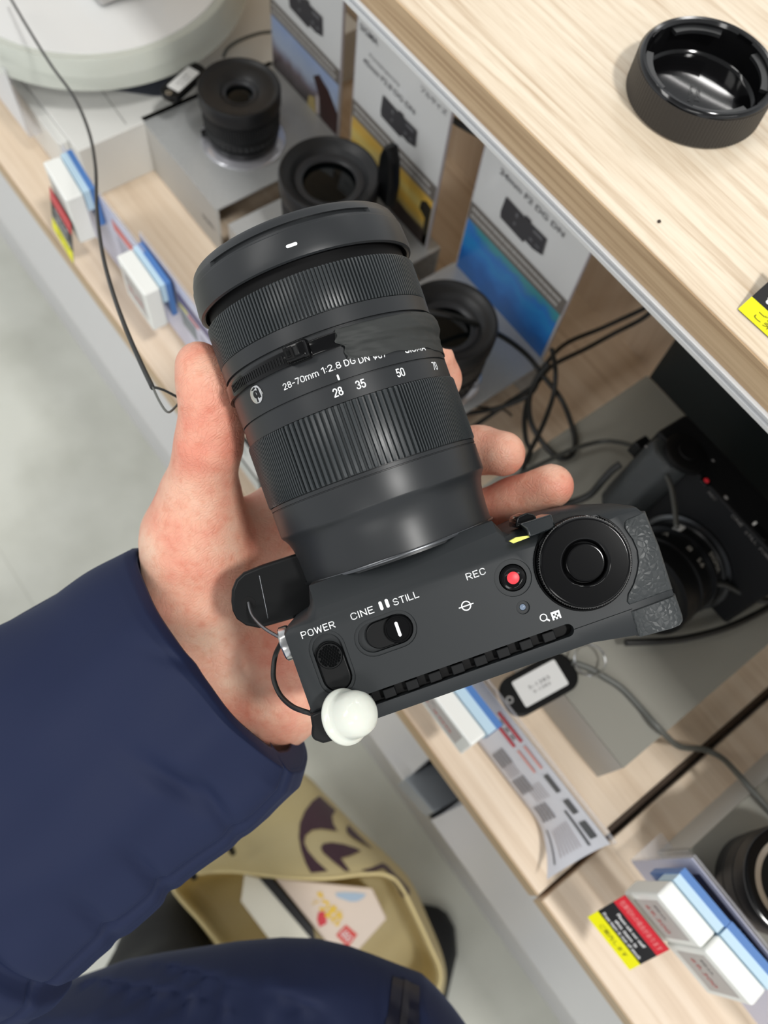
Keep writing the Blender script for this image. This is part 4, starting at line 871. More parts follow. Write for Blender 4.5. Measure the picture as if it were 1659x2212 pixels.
# lens axis runs towards the aisle
mcp = dloc(1478, 1212, 1, -30.0)
Ml = Matrix.Translation((float(mcp[0]), -30, float(mcp[2])))
lathe([(0, 30), (-5, 30), (-6, 29), (-12, 29), (-13, 28), (-26, 28.5), (-27, 26.5), (-29, 26.5), (-30, 29), (-40, 29.5), (-42, 29), (-42.5, 27), (-41, 21), (-38, 18), (-37.5, 0)][::-1], axis='y', n=80).build('lens_barrel', satin_black, dc, M=Ml, smooth=35)
rot_ring([(0, 29), (0, 32.5), (-2.2, 32.5), (-2.6, 30)], n=80, axis='y').build('mount_ring', dark_metal, dc, M=Ml)
rot_ring([(-12, 28.2), (-12, 29.6), (-13.4, 29.6), (-13.4, 28.2)], n=80, axis='y').build('aperture_ring', dark_metal, dc, M=Ml)
m = MB()
for t_, ph, wd, yy in (('8', -6, 3.2, -20), ('5.6', 14, 5.5, -20), ('SIGMA', 24, 13, -9), ('A', -38, 4, -20)):
    v, f = text_mesh(t_, wd, 3.4, align='CENTER'); qf = onbarrel(29.3, ph); m.add([qf(a, b_+yy, 0) for a, b_, _ in v], f)
raw_mesh('lens_lettering', MB().add([tuple(Ml @ Vector(p)) for p in m.v], m.f), pbr('dim_print', (140, 138, 132), 0.5), dc)
MB().box(-7, 0, -26, -14, -32, -22).build('side_plug', satin_black, dc, bevel=1)
MB().box(-2.5, 2.5, -3, 3, 0, 1.2).build('silver_sticker', pbr('silver_sticker', (190, 190, 188), 0.4), dc, M=Ml @ Matrix.Rotation(math.radians(-34), 4, 'Y') @ Matrix.Translation((0, -10, 28.6)))

# ================================================================ electronic price tags and sign holders
tag_white = pbr('tag_white', (236, 238, 234), 0.35); ink_grey = pbr('e_paper', (188, 182, 178), 0.5); faint_red = pbr('faint_red_print', (205, 110, 108), 0.5)
blue_card = pbr('blue_card', (76, 122, 186), 0.4); sky_card = pbr('sky_card', (186, 214, 232), 0.4); lilac_card = pbr('lilac_card', (200, 203, 224), 0.35); navy_print = pbr('navy_print', (44, 56, 92), 0.5)
acrylic = pbr('acrylic', (225, 226, 232), 0.06, 0, 0.5, alpha=0.22)
lab_red = pbr('label_red', (204, 34, 48), 0.45); lab_black = pbr('label_black', (26, 26, 28), 0.45); lab_yellow = pbr('label_yellow', (236, 232, 10), 0.45); lab_text = pbr('label_white', (232, 232, 232), 0.5)
def frame_at(p, yaw, lean=0.0): return Matrix.Rotation(yaw, 3, 'Z') @ Matrix.Rotation(lean, 3, 'X')
def price_tag(p, yaw, wd, hgt, dep, label, stock=None, group=None, red=True, lean=0.0):
    # p = front top left corner (mm); local x along the face, y away from the aisle, z up
    t = thing('price_tag', label, 'price tag', W(p), frame_at(p, yaw, lean), group=group)
    slab('housing', 0, wd, 0, dep, -hgt, 0, tag_white, t, 1.6)
    f = raw_mesh('display', quad3(MB(), wd*0.12, wd*0.88, -hgt*0.82, -hgt*0.14, -0.1), ink_grey, t)
    m = MB(); ztext(m, '税込', wd*0.36, -hgt*0.32, wd*0.3, hgt*0.08, -0.3); 
    m2 = MB(); ztext(m2, '69,300', wd*0.5, -hgt*0.55, wd*0.55, hgt*0.13, -0.3); raw_mesh('price_digits', m2, faint_red, t); raw_mesh('small_print', m, mid_print, t)
    if stock:
        sx, sz, sw, sh, dy, tilt = stock; M = Matrix.Translation((sx, -dy, sz)); 
        M = M @ Matrix.Rotation(math.radians(-tilt), 4, 'X')
        lb = MB().box(0, sw, -0.15, 0.15, -sh, 0).build('stock_label', lab_black, t, smooth=0, M=M)
        def bar(nm, z0, z1, mat): m = MB().add([tuple(M @ Vector(v)) for v in ((0, -0.25, z0), (sw, -0.25, z0), (sw, -0.25, z1), (0, -0.25, z1))], [(0, 1, 2, 3)]); raw_mesh(nm, m, mat, lb)
        bar('red_band', -sh*0.30, 0, lab_red); bar('yellow_band', -sh, -sh*0.72, lab_yellow)
        m = MB()
        for body, zz, fw in (('Please ask our staff', -sh*0.36-1.2, 0.62), ('this item is', -sh*0.53, 0.5), ('Free item is out of stock', -sh*0.62-0.6, 0.86)): put_text(m, body, sw*0.5, zz, sw*fw, sh*0.07, M=M @ Matrix.Translation((0, -0.35, 0)) @ XZ, bold=0.02)
        raw_mesh('white_lettering', m, lab_text, lb)
        m = MB(); put_text(m, 'ご案内します', sw*0.5, -sh*0.86, sw*0.6, sh*0.1, M=M @ Matrix.Translation((0, -0.35, 0)) @ XZ); raw_mesh('black_lettering', m, lab_black, lb)
        m = MB(); put_text(m, '在庫切れの場合があります', sw*0.5, -sh*0.15, sw*0.9, sh*0.13, M=M @ Matrix.Translation((0, -0.35, 0)) @ XZ); raw_mesh('red_band_lettering', m, pbr('pink_print', (232, 150, 150), 0.5), lb)
    return t
def header_box(p, yaw, wd, hgt, d0, d1, d2, label, group=None):
    # folded card clipped behind the tag: pale top running into a blue back
    t = thing('header_card', label, 'card', W(p), frame_at(p, yaw), group=group)
    slab('pale_fold', 0.5, wd, d0, d1, -hgt*0.5, 0.6, sky_card, t); slab('blue_fold', 0, wd+0.6, d1, d2, -hgt, 1.2, blue_card, t)
    return t
def sign_holder(p, yaw, wd, hgt, label, paper=lilac_card, prints=(), dep=1.6, foot=24, lean=0.0):
    # clear upright sleeve with a paper insert and a folded foot; p = top left corner
    t = thing('sign_holder', label, 'sign holder', W(p), frame_at(p, yaw, lean))
    MB().box(0, wd, 0, dep, -hgt, 0).build('clear_sleeve', acrylic, t, smooth=0, bevel=0.4)
    MB().box(0, wd, 0, foot, -hgt, -hgt+1.4).build('clear_foot', acrylic, t, smooth=0)
    ins = MB().box(0.8, wd-0.8, -0.5, -0.15, -hgt+1, -2.0).build('paper_insert', paper, t, smooth=0)
    for nm, kind, args, mat in prints:
        if kind == 'rect': m = MB(); [quad3(m, *a, -0.7) for a in args]
        else: m = MB(); [ztext(m, a[0], a[1], a[2], a[3], a[4], -0.8, 0.01) for a in args]
        raw_mesh(nm, m, mat, ins)
    return t
tt = lambda x, y: (60+x/4.1475, 320+y/4.1475); bb = lambda x, y: (1200+x/3.614, 1780+y/3.614); k7 = lambda x, y: (860+x/2.076, 1400+y/2.076)
def yaw_of(a, b_): return math.atan2(b_[1]-a[1], b_[0]-a[0])
# tag at upper left with the stock label
A = onz(*tt(130, 120), -472); B_ = onz(*tt(335, 470), -472); ya = yaw_of(A, B_); wA = float(np.linalg.norm(B_-A))
price_tag(A, ya, wA, 44, 13, 'white price tag with red, black and yellow stock label at the upper left shelf edge', stock=(0.5, -22, wA-1, 40, 1.2, 12))
header_box(A+np.array([0, 0, 0.5]), ya, wA, 34, 13.3, 18, 22, 'blue topped folded card behind the upper left price tag')
Hh = onz(*tt(330, 10), -468)
rows_red = [('red_heading', 'rect', [(22, 62, -22, -14)], pbr('red_block', (214, 120, 118), 0.5)), ('small_print', 'rect', [(22+6*k, 26+6*k, -52, -28) for k in range(6)], pbr('grey_lilac_print', (196, 194, 204), 0.5))]
sign_holder(onz(*tt(250, -20), -474)+np.array([0, 4.0, 0]), 0.0, 113, 84, 'clear sign holder with a red headed sheet behind the upper left price tag', prints=[('red_heading', 'rect', [(66, 104, -24, -13)], pbr('red_block', (214, 120, 118), 0.5)), ('small_print', 'rect', [(66, 104, -31-4*k, -29-4*k) for k in range(9)], pbr('grey_lilac_print', (186, 184, 196), 0.5))])
A = onz(*tt(790, 960), -478); B_ = onz(*tt(1040, 1320), -478); yb = yaw_of(A, B_); wB = float(np.linalg.norm(B_-A))
price_tag(A, yb, wB, 41, 12, 'white price tag left of the lens hood, faint red digits, no stock label')
header_box(A+np.array([0, 0, 0.5]), yb, wB, 34, 12.3, 16, 20, 'blue topped folded card behind the price tag left of the lens hood')
A2 = onz(*tt(990, 740), -472)
sign_holder(A2, 0.0, 108, 86, 'clear sign holder with a purple barred sheet just above the thumb', prints=[('purple_bar', 'rect', [(46, 104, -24, -14)], pbr('purple_block', (98, 92, 128), 0.5)), ('red_bar', 'rect', [(58, 72, -30, -26)], faint_red), ('yellow_bar', 'rect', [(46, 57, -30, -26)], pbr('yellow_block', (222, 214, 90), 0.5)), ('picture', 'rect', [(46, 66, -52, -33)], pbr('slate_block', (128, 138, 146), 0.5)), ('small_print', 'rect', [(70, 104, -36-4*k, -34-4*k) for k in range(10)], pbr('grey_lilac_print', (186, 184, 196), 0.5))])
# sheet standing at the far left edge
sign_holder(onz(-60, 60, -470), 0.0, 52, 62, 'clear sign holder at the far left edge of the photo', paper=pbr('sheet_white', (222, 222, 224), 0.4))
# tag just under the hand-held camera, with a long leaflet in a clear holder
A = onz(*k7(40, 60), -478); B_ = onz(*k7(330, 440), -478); wC = float(np.linalg.norm(B_-A)); yc_ = yaw_of(A, B_)
price_tag(A, yc_, wC, 36, 11, 'white price tag partly hidden below the hand-held camera')
header_box(A+np.array([0, 0, 0.5]), yc_, wC+1, 32, 11.3, 17, 21, 'blue topped folded card right behind the price tag below the hand-held camera')
A = onz(1000, 1410, -497); B_ = onz(1322, 1820, -497); wl = float(np.linalg.norm(B_-A)); yl_ = yaw_of(A, B_)
t = thing('leaflet_holder', 'clear holder with a long printed leaflet curling at its lower right end', 'leaflet', W(A), frame_at(A, yl_))
rows = []
for i in range(41):
    x = wl*i/40; r0 = []; 
    for j in range(11):
        v = j/10; cy = -10*v-(20*v*v*max(0, (i/40-0.75)*4)**2); zz = -59*v+max(0, (i/40-0.75)*4)**2*9*v
        r0.append((x, cy-1.5, zz+0))
    rows.append(r0+[(a, b_+0.5, c-0.5) for a, b_, c in r0[::-1]])
lf = MB().loft(rows).build('leaflet', pbr('leaflet_paper', (214, 215, 222), 0.4), t, smooth=60)
def leaf_rect(m, x0, x1, v0, v1):
    def pt(x, v): e = max(0, (x/wl-0.75)*4)**2; return (x, -10*v-20*v*v*e-1.5-0.5, -59*v+e*9*v+0.3)
    n = 4
    for a in range(n):
        xa = x0+(x1-x0)*a/n; xb = x0+(x1-x0)*(a+1)/n; m.add([pt(xa, v1), pt(xb, v1), pt(xb, v0), pt(xa, v0)], [(0, 1, 2, 3)])
m = MB(); leaf_rect(m, wl*0.30, wl*0.46, 0.10, 0.17); leaf_rect(m, wl*0.30, wl*0.46, 0.30, 0.37); leaf_rect(m, wl*0.31, wl*0.35, 0.75, 0.82); raw_mesh('red_print', m, pbr('leaflet_red', (196, 62, 78), 0.5), lf)
m = MB(); leaf_rect(m, wl*0.48, wl*0.60, 0.12, 0.17); leaf_rect(m, wl*0.48, wl*0.60, 0.3, 0.35); raw_mesh('pink_print', m, pbr('leaflet_pink', (226, 160, 152), 0.5), lf)
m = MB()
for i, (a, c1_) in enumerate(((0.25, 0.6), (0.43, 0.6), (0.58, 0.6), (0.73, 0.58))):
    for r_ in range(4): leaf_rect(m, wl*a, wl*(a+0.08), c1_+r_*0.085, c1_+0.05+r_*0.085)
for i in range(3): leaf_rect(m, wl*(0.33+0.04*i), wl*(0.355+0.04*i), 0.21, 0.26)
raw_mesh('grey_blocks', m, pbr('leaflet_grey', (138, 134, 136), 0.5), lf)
m = MB(); leaf_rect(m, wl*0.87, wl*0.95, 0.1, 0.24); leaf_rect(m, wl*0.80, wl*0.97, 0.3, 0.34); leaf_rect(m, wl*0.63, wl*0.72, 0.12, 0.22); leaf_rect(m, wl*0.76, wl*0.83, 0.1, 0.22); leaf_rect(m, wl*0.84, wl*0.97, 0.88, 0.9); raw_mesh('dark_print', m, pbr('leaflet_dark', (78, 80, 84), 0.5), lf)
m = MB()
for r_ in range(7): leaf_rect(m, wl*(0.84+0.002*r_), wl*0.96, 0.45+r_*0.055, 0.465+r_*0.055)
for r_ in range(6):
    leaf_rect(m, wl*0.50, wl*0.57, 0.62+r_*0.05, 0.635+r_*0.05); leaf_rect(m, wl*0.64, wl*0.72, 0.4+r_*0.06, 0.415+r_*0.06)
raw_mesh('fine_print', m, pbr('leaflet_fine', (176, 168, 170), 0.5), lf)
MB().box(-10, wl+1.5, 0, 2.0, -62, 2.4).build('clear_sleeve', acrylic, t, smooth=0, bevel=0.5)
# the two tags at the lower right
A = onz(*bb(790, 550), -455); B_ = onz(*bb(1140, 975), -455); yd = yaw_of(A, B_); wD = float(np.linalg.norm(B_-A))
price_tag(A, yd, wD, 50, 11, 'white price tag with red, black and yellow stock label at the lower right', stock=(-1.5, -37, wD+2.5, 30, 3.0, 38))
header_box(A+np.array([0, 0, 0.5]), yd, wD, 40, 11.3, 16, 20, 'blue topped folded card behind the lower right tag with the stock label')
A = onz(*bb(1160, 985), -455); B_ = onz(*bb(1540, 1430), -455); wE = float(np.linalg.norm(B_-A)); ye = yaw_of(A, B_)
price_tag(A, ye, wE, 50, 11, 'white price tag at the lower right, beside the one with the stock label')
header_box(A+np.array([0, 0, 0.5]), ye, wE, 40, 11.3, 16, 20, 'blue topped folded card behind the lowest price tag at the right')
A = onz(*bb(1075, 250), -452)
sign_holder(A, 0.0, 130, 92, 'clear sign holder with a navy headed sheet before the chrome lens', foot=26, prints=[('navy_bar', 'rect', [(10, 118, -18, -8)], navy_print), ('white_lettering', 'text', [('Mid', 46, -13, 9, 5)], card_white)])
# black framed card seen between thumb and lens
A = onz(556, 992, -492); B_ = A+np.array([10.0, 0, 0])
t = thing('framed_card', 'small black framed white card seen between thumb and lens', 'sign', W(A), frame_at(A, yaw_of(A, B_)))
wf = 40.0
MB().box(-52, 1.5, 0, 2.5, -58, 1.5).build('frame', lab_black, t, smooth=0, bevel=1.5)
raw_mesh('white_face', quad3(MB(), -50, -1.5, -34, 0, -0.2), card_white, t); raw_mesh('grey_print', quad3(MB(), -44, -14, -20, -5, -0.3), pbr('card_grey', (178, 182, 180), 0.5), t)
raw_mesh('lower_face', quad3(MB(), -50, -1.5, -56, -39, -0.2), pbr('card_lower', (196, 198, 194), 0.5), t)
# right edge of the upper counter: stand-up price label
A = onz(1594, 668, -255.5); B_ = onz(1662, 730, -255.5)
t = thing('counter_label', 'red, black and yellow stock label in a clear stand on the upper counter', 'sign', W(A), frame_at(A, yaw_of(A, B_)))
MB().box(0, 60, -0.2, 0.2, 0, 24, Matrix.Rotation(math.radians(-62), 4, 'X')).build('label', lab_black, t, smooth=0)
ML = Matrix.Rotation(math.radians(-62), 4, 'X')
def lrect(nm, x0, x1, z0, z1, mat): raw_mesh(nm, MB().add([tuple(ML @ Vector(p)) for p in ((x0, -0.35, z0), (x1, -0.35, z0), (x1, -0.35, z1), (x0, -0.35, z1))], [(0, 1, 2, 3)]), mat, t)
lrect('yellow_band', 0, 60, 0, 6.6, lab_yellow); lrect('red_band', 0, 60, 17, 24, lab_red)
raw_mesh('white_lettering', put_text(MB(), 'this item is out of stock', 4.5, 8.2, 52, 3.2, align='LEFT', M=ML @ Matrix.Translation((0, -0.5, 0)) @ XZ, bold=0.03), lab_text, t)
raw_mesh('black_lettering', put_text(MB(), 'ご案内いたします', 6, 1.4, 40, 3.6, align='LEFT', M=ML @ Matrix.Translation((0, -0.5, 0)) @ XZ), pbr('olive_print', (96, 92, 10), 0.5), t)
MB().box(1, 60, 22, 40, 0.1, 2.2).build('clear_base', acrylic, t, smooth=0, bevel=0.4); MB().box(4, 60, 26, 38, 2.2, 14).build('white_stand', pbr('stand_pale', (214, 208, 200), 0.35), t, smooth=0, bevel=0.6)

# ================================================================ rear cap and crumb on the upper counter
cc = onz(1497, 212, UZ)
rc = thing('round_cap', 'round black rear lens cap lying open side up on the upper counter', 'lens cap', W((cc[0], cc[1], UZ)))
CR = 29.5; CHt = 17.0
cap_black = pbr('cap_gloss', (14, 14, 15), 0.1, 0, 0.6)
rot_ring([(0, 0.01), (0, CR-1), (1, CR), (CHt-1.5, CR), (CHt-0.6, CR-0.5), (CHt, CR-1.3), (CHt-0.2, CR-2.6), (CHt-1.4, CR-3.4), (3.2, CR-3.9), (2.2, CR-5.0), (2.0, CR-5.5), (2.0, 0.01)], n=120).build('shell', cap_black, rc, smooth=30)
kn = rot_ring([(1.2, CR-0.3), (1.2, CR+0.15), (CHt-1.8, CR+0.15), (CHt-1.8, CR-0.3)], n=480, rf=lambda q, z_, r_: r_+(0.15 if (round(q/(2*PI)*480) % 4) < 2 and r_ > CR else 0)); kn.build('grip_ridges', pbr('cap_grip', (44, 42, 41), 0.45), rc, smooth=0)
for a0_, a1_, nm in ((10, 60, 0), (95, 150, 0), (185, 235, 0), (280, 330, 0)):
    rot_ring([(CHt-4.2, CR-6.4), (CHt-2.6, CR-6.5), (CHt-2.6, CR-3.2), (CHt-4.2, CR-3.2)], n=24, a0=math.radians(a0_), a1=math.radians(a1_)).build('bayonet_tab', pbr('tab_black', (34, 35, 36), 0.35), rc, smooth=30)
for a_ in (70, 160, 250, 345):
    rot_ring([(CHt-2.2, CR-3.6), (CHt-0.8, CR-3.4), (CHt-0.8, CR-2.4), (CHt-2.2, CR-2.6)], n=12, a0=math.radians(a_), a1=math.radians(a_+16)).build('rim_notch', gloss_black, rc, smooth=30)
raw_mesh('moulded_lettering', put_text(put_text(MB(), 'MADE', 0, 1.2, 8, 2, z=2.3, M=Matrix.Rotation(-0.9, 4, 'Z')), 'IN JAPAN', 0, -2.2, 10, 2, z=2.3, M=Matrix.Rotation(-0.9, 4, 'Z')), pbr('moulded', (40, 42, 43), 0.4), rc)
p = onz(1423, 480, UZ); tag(lathe([(0, 0.5), (0.5, 0.8), (1.0, 0.5), (1.1, 0)], n=9).build('crumb', pbr('crumb_dark', (60, 50, 42), 0.6), loc=W(p)), 'tiny dark crumb on the upper counter', 'crumb')

# ================================================================ round acrylic turntable and the white block under it
slab_w = thing('white_plinth', 'low white block under the round acrylic stand at the upper left', 'plinth', W((-640, 250, SZ)))
slab('block', -160, 116, -98, 170, 0, 50, pbr('white_laminate', (222, 222, 218), 0.3), slab_w, 1.0)
slab('ledge', -160, 98, -106, -98, 0, 46, pbr('white_laminate', (222, 222, 218), 0.3), slab_w, 1.0)
a = onz(218, 193, -509.9); b_ = onz(272, 268, -509.9)
MB().tube([(a[0]+640, a[1]-250, 50.0), (b_[0]+640, b_[1]-250, 50.0)], 0.5, smooth=False).build('joint_line', pbr('joint_grey', (160, 160, 156), 0.5), slab_w)
dcen = (-640, 239)
td = thing('acrylic_turntable', 'large round clear acrylic stand with a white top at the upper left', 'display stand', W((dcen[0], dcen[1], -510)))
rot_ring([(33, 108), (33, 119), (34, 120.5), (54, 115), (55, 114), (55, 108)], n=160).build('clear_rim', pbr('thick_acrylic', (222, 226, 216), 0.06, 0, 0.5, alpha=0.5), td, smooth=40)
lathe([(34, 0.01), (34, 107), (53, 107), (54.2, 106), (54.2, 0)][::1], n=120).build('white_top', pbr('frosted_white', (224, 225, 224), 0.18), td, smooth=40)
lathe([(0, 60), (34, 60), (34, 0)], n=60).build('foot', pbr('frosted_white', (224, 225, 224), 0.18), td)
pm = [onz(*p, -508.8) for p in [(0, 128), (35, 132), (110, 172), (330, 205), (376, 207), (420, 170), (300, 60), (60, 50)]]
MB().prism([(p[0], p[1]) for p in pm], 0, 1.2).build('dark_mat', pbr('dark_mat', (62, 66, 76), 0.5), smooth=0, loc=W((0, 0, -509.9)))
tag(bpy.data.objects['dark_mat'], 'flat dark sheet between white block and round acrylic stand', 'mat')
q1 = onz(200, -60, -451); MB().loft([[(x*k, y*k, z) for x, y in round_rect(-34, 34, -26, 26, 3)] for z, k in ((0, 1), (26, 0.93), (28, 0.9))]).build('grey_reflection_block', pbr('pale_grey', (176, 174, 172), 0.25), smooth=40, loc=W((q1[0], q1[1]+14, -452)))  # added block that stands in for grey reflections on the white top
tag(bpy.data.objects['grey_reflection_block'], 'added pale grey block imitating reflections on the round acrylic stand', 'block')

# ================================================================ key fobs
def fob(c, yaw, ln, wd, label, word, z):
    t = thing('security_fob', label, 'security fob', W((c[0], c[1], z)), Matrix.Rotation(yaw, 3, 'Z'))
    MB().prism(round_rect(-ln/2, ln/2, -wd/2, wd/2, wd*0.38), 0, 5).build('case', satin_black, t, bevel=1)
    o = raw_mesh('paper_label', flat(MB(), round_rect(-ln*0.30, ln*0.32, -wd*0.34, wd*0.34, 1.2), 5.1), card_white, t)
    m = MB(); put_text(m, word, 0, 0.8, ln*0.3, 2.2, z=5.25); put_text(m, word, 0, -2.6, ln*0.24, 1.8, z=5.25); raw_mesh('label_print', m, mid_print, o)
    rot_ring([(5.0, 1.2), (5.3, 1.2), (5.3, 2.4), (5.0, 2.4)], n=24).build('eyelet', chrome, t, M=Matrix.Translation((-ln/2+3.6, 0, 0)))
    return t
ca = onz(*k7(505, 230), -505); cb_ = onz(*k7(760, 90), -505); cc_ = (ca+cb_)/2
fob(cc_, yaw_of(ca, cb_), 50, 25, 'black fob with a white paper label below the hand-held camera', '5-1283', -509.8)
ca = onz(362, 217, -480); cb_ = onz(432, 152, -480); cc_ = (ca+cb_)/2
fob(cc_, yaw_of(ca, cb_), 42, 16, 'black fob with a white paper label beside the leftmost standing lens', '5-1279', -480)
kr = onz(1277, 1424, -500); o = rot_ring([(0, 9.0), (0.9, 9.6), (0, 10.2), (-0.9, 9.6)], n=60).build('split_ring', chrome, smooth=60, loc=W((kr[0], kr[1], -502)))
tag(o, 'silver split key ring beside the black fob on the grey riser', 'key ring')

# ================================================================ cables
def cable(pts, r, label, mat=wire_mat, name='cable'):
    P = [onz(x, y, z) for x, y, z in pts]; c = P[0]
    m = MB().tube([tuple(p-c) for p in P], r, 8); return tag(m.build(name, mat, loc=W(c), smooth=180), label, 'cable')
c7 = lambda x, y, z=-556: (*k7(x, y), z)
cable([(20, -8, -440), (60, 60, -430), (110, 140, -420), (160, 210, -405), (192, 285, -390), (206, 360, -370), (209, 450, -350), (220, 540, -330), (240, 620, -315), (268, 700, -300), (300, 775, -290), (330, 838, -280)], 0.95, 'long thin black tether cable sweeping down the left of the photo')
cable([(328, 832, -280), (345, 868, -280), (362, 890, -280), (378, 880, -280), (400, 852, -282), (420, 830, -285)], 0.45, 'thin wire loop at the lower end of the long left tether', grey_wire)
cable([(330, 836, -280), (352, 842, -280), (380, 856, -281), (412, 874, -284)], 0.50, 'short thin wire running from the left tether behind the thumb')
cable([(596, 68, -500), (560, 72, -498), (520, 86, -498), (492, 104, -500), (482, 124, -505)], 1.30, 'grey cable behind the leftmost standing lens', grey_wire)
cable([(1412, 655, -470), (1380, 672, -480), (1302, 708, -500), (1220, 744, -505), (1174, 795, -500), (1147, 850, -505), (1080, 880, -520), (1000, 895, -535)], 1.69, 'black cable coming from under the counter, upper of the pair')
cable([(1415, 665, -470), (1385, 690, -480), (1325, 721, -500), (1266, 753, -505), (1193, 790, -503), (1156, 831, -505), (1101, 868, -520), (1028, 918, -540), (980, 940, -550)], 1.69, 'black cable coming from under the counter, lower of the pair')
cable([(925, 674, -440), (968, 681, -440), (1010, 694, -450), (1083, 726, -470), (1138, 767, -490), (1174, 813, -500), (1212, 862, -505), (1234, 915, -505), (1243, 958, -505), (1232, 985, -504), (1206, 988, -504), (1175, 960, -504), (1148, 915, -504), (1143, 865, -505), (1158, 820, -500), (1185, 785, -490)], 1.95, 'black cable looping down from the lens before the blue card')
cable([(1192, 755, -470), (1200, 800, -490), (1196, 850, -500), (1180, 900, -503), (1160, 945, -503), (1140, 985, -503), (1128, 1020, -503)], 1.69, 'black cable crossing the tangle downwards to the fingers')
cable([(1165, 815, -505), (1142, 860, -510), (1133, 905, -508), (1136, 950, -506), (1145, 975, -505), (1136, 1000, -505)], 1.82, 'leftmost black cable strand of the tangle')
cable([(930, 838, -520), (980, 870, -530), (1040, 880, -540), (1085, 884, -545), (1105, 898, -550)], 0.90, 'thin dark cable on the shelf right of the lens')
cable([(1048, 1063, -500), (1119, 1027, -499), (1190, 992, -498), (1246, 967, -497), (1310, 953, -495), (1373, 965, -470), (1417, 995, -445), (1445, 1039, -436), (1456, 1085, -432), (1462, 1140, -428)], 1.56, 'dark grey cable arching over onto the displayed camera', pbr('dark_grey_cable', (62, 63, 60), 0.45))
cable([(1200, 1092, -490), (1240, 1084, -488), (1275, 1068, -482), (1300, 1040, -470), (1322, 1016, -462), (1340, 1003, -458)], 2.40, 'thick black lead plugged into the side of the displayed camera')
cable([(1235, 1430, -505), (1270, 1442, -506), (1308, 1463, -507), (1345, 1488, -508), (1385, 1530, -507.8), (1428, 1578, -506), (1467, 1612, -530), (1520, 1619, -550), (1560, 1638, -545), (1590, 1668, -520), (1620, 1702, -506), (1685, 1775, -507.8)], 1.95, 'grey cable running from the key ring to the lower right', grey_wire)
cable([(1350, 1388, -500), (1440, 1384, -500), (1500, 1375, -500), (1569, 1356, -500), (1632, 1328, -500), (1680, 1300, -498)], 2.20, 'thick black cable below the displayed camera')
cable([(1470, 1268, -470), (1510, 1262, -466), (1560, 1262, -466), (1600, 1280, -470), (1640, 1296, -472), (1690, 1296, -472)], 2.08, 'black cable crossing in front of the displayed camera lens')
cable([(978, 258, -400), (1000, 272, -402), (1030, 288, -402), (1062, 302, -400)], 2.08, 'short black cable between the sunset and blue cards')

# ================================================================ shopping bag with its contents
bag_m = pbr('bag_film', (210, 198, 156), 0.42, 0, 0.4, None, (5, (202, 188, 140), 0.4, 0.65), sss=0.0)
nb = bag_m.node_tree.nodes['Principled BSDF']; bt_ = bag_m.node_tree; tl_ = bt_.nodes.new('ShaderNodeBsdfTranslucent'); tl_.inputs[0].default_value = srgb(226, 204, 140); ms_ = bt_.nodes.new('ShaderNodeMixShader'); ms_.inputs[0].default_value = 0.35
bt_.links.new(nb.outputs[0], ms_.inputs[1]); bt_.links.new(tl_.outputs[0], ms_.inputs[2]); bt_.links.new(ms_.outputs[0], bt_.nodes['Material Output'].inputs[0])
RIM = [(372, 1915), (420, 1890), (500, 1883), (600, 1894), (700, 1898), (790, 1888), (840, 1892), (868, 1918), (900, 1980), (930, 2045), (950, 2092), (948, 2130), (925, 2160), (860, 2230), (720, 2280), (590, 2200), (510, 2090), (440, 2000)]
BOD = [(378, 1880), (400, 1790), (460, 1715), (560, 1650), (650, 1668), (705, 1718), (775, 1790), (842, 1852), (888, 1905), (925, 1985), (958, 2070), (962, 2130), (935, 2200), (880, 2270), (720, 2320), (600, 2240), (510, 2110), (440, 2020)]
zr, zb = -950.0, -1090.0
rim = [onz(*p, zr) for p in RIM]; bod = [onz(*p, zb) for p in BOD]; cB = sum(bod)/len(bod); BC0 = np.array([cB[0], cB[1], -H0])
def ringpts_(A, B_, t, dz=None, sc=1.0, c=None):
    out = [A[i]*(1-t)+B_[i]*t for i in range(len(A))]
    return out
rr = [(rim, 0)]
low = [np.array([cB[0]+(p[0]-cB[0])*0.9, cB[1]+(p[1]-cB[1])*0.9, -H0+4]) for p in bod]; mid_ = [np.array([cB[0]+(p[0]-cB[0])*1.0, cB[1]+(p[1]-cB[1])*1.0, -1200.0]) for p in bod]
def closed_spline(P, k=5):
    n = len(P); out = []
    for i in range(n):
        p0, p1, p2, p3 = P[i-1], P[i], P[(i+1) % n], P[(i+2) % n]
        for j in range(k):
            t = j/k; out.append(0.5*((2*p1)+(p2-p0)*t+(2*p0-5*p1+4*p2-p3)*t*t+(3*p1-p0-3*p2+p3)*t**3))
    return out
levels = [closed_spline([p-BC0 for p in L_]) for L_ in (rim, bod, mid_, low)]
outer = []
for i in range(9): t_ = i/8; outer.append([levels[0][k]*(1-t_)+levels[1][k]*t_+np.array([0, 0, 6*math.sin(PI*t_)]) for k in range(len(levels[0]))])
outer += levels[2:]
cin = sum(levels[0])/len(levels[0])
def shr(P, s_, dz): return [cin+(p-cin)*s_+np.array([0, 0, dz]) for p in P]
inner = [shr(levels[0], 0.985, 0), shr(levels[0], 0.975, -25), shr(levels[0], 0.97, -60), shr(levels[0], 0.9, -75)]
bag = thing('shopping_bag', 'beige yellow shopping bag with a dark purple emblem standing open on the floor', 'bag', W(BC0))
bgo = MB().loft([[tuple(p) for p in r_] for r_ in inner[::-1]+outer]).build('bag_body', bag_m, bag, smooth=180)
hem = [tuple(p+np.array([0, 0, 0.6])) for p in levels[0]]
MB().tube(hem+[hem[0]], 1.7, 8, smooth=False).build('bag_hem', pbr('bag_hem', (206, 188, 136), 0.42), bag, smooth=180)
bbv = bvh_world(bgo, bag); purple = pbr('purple_emblem', (58, 30, 42), 0.45)
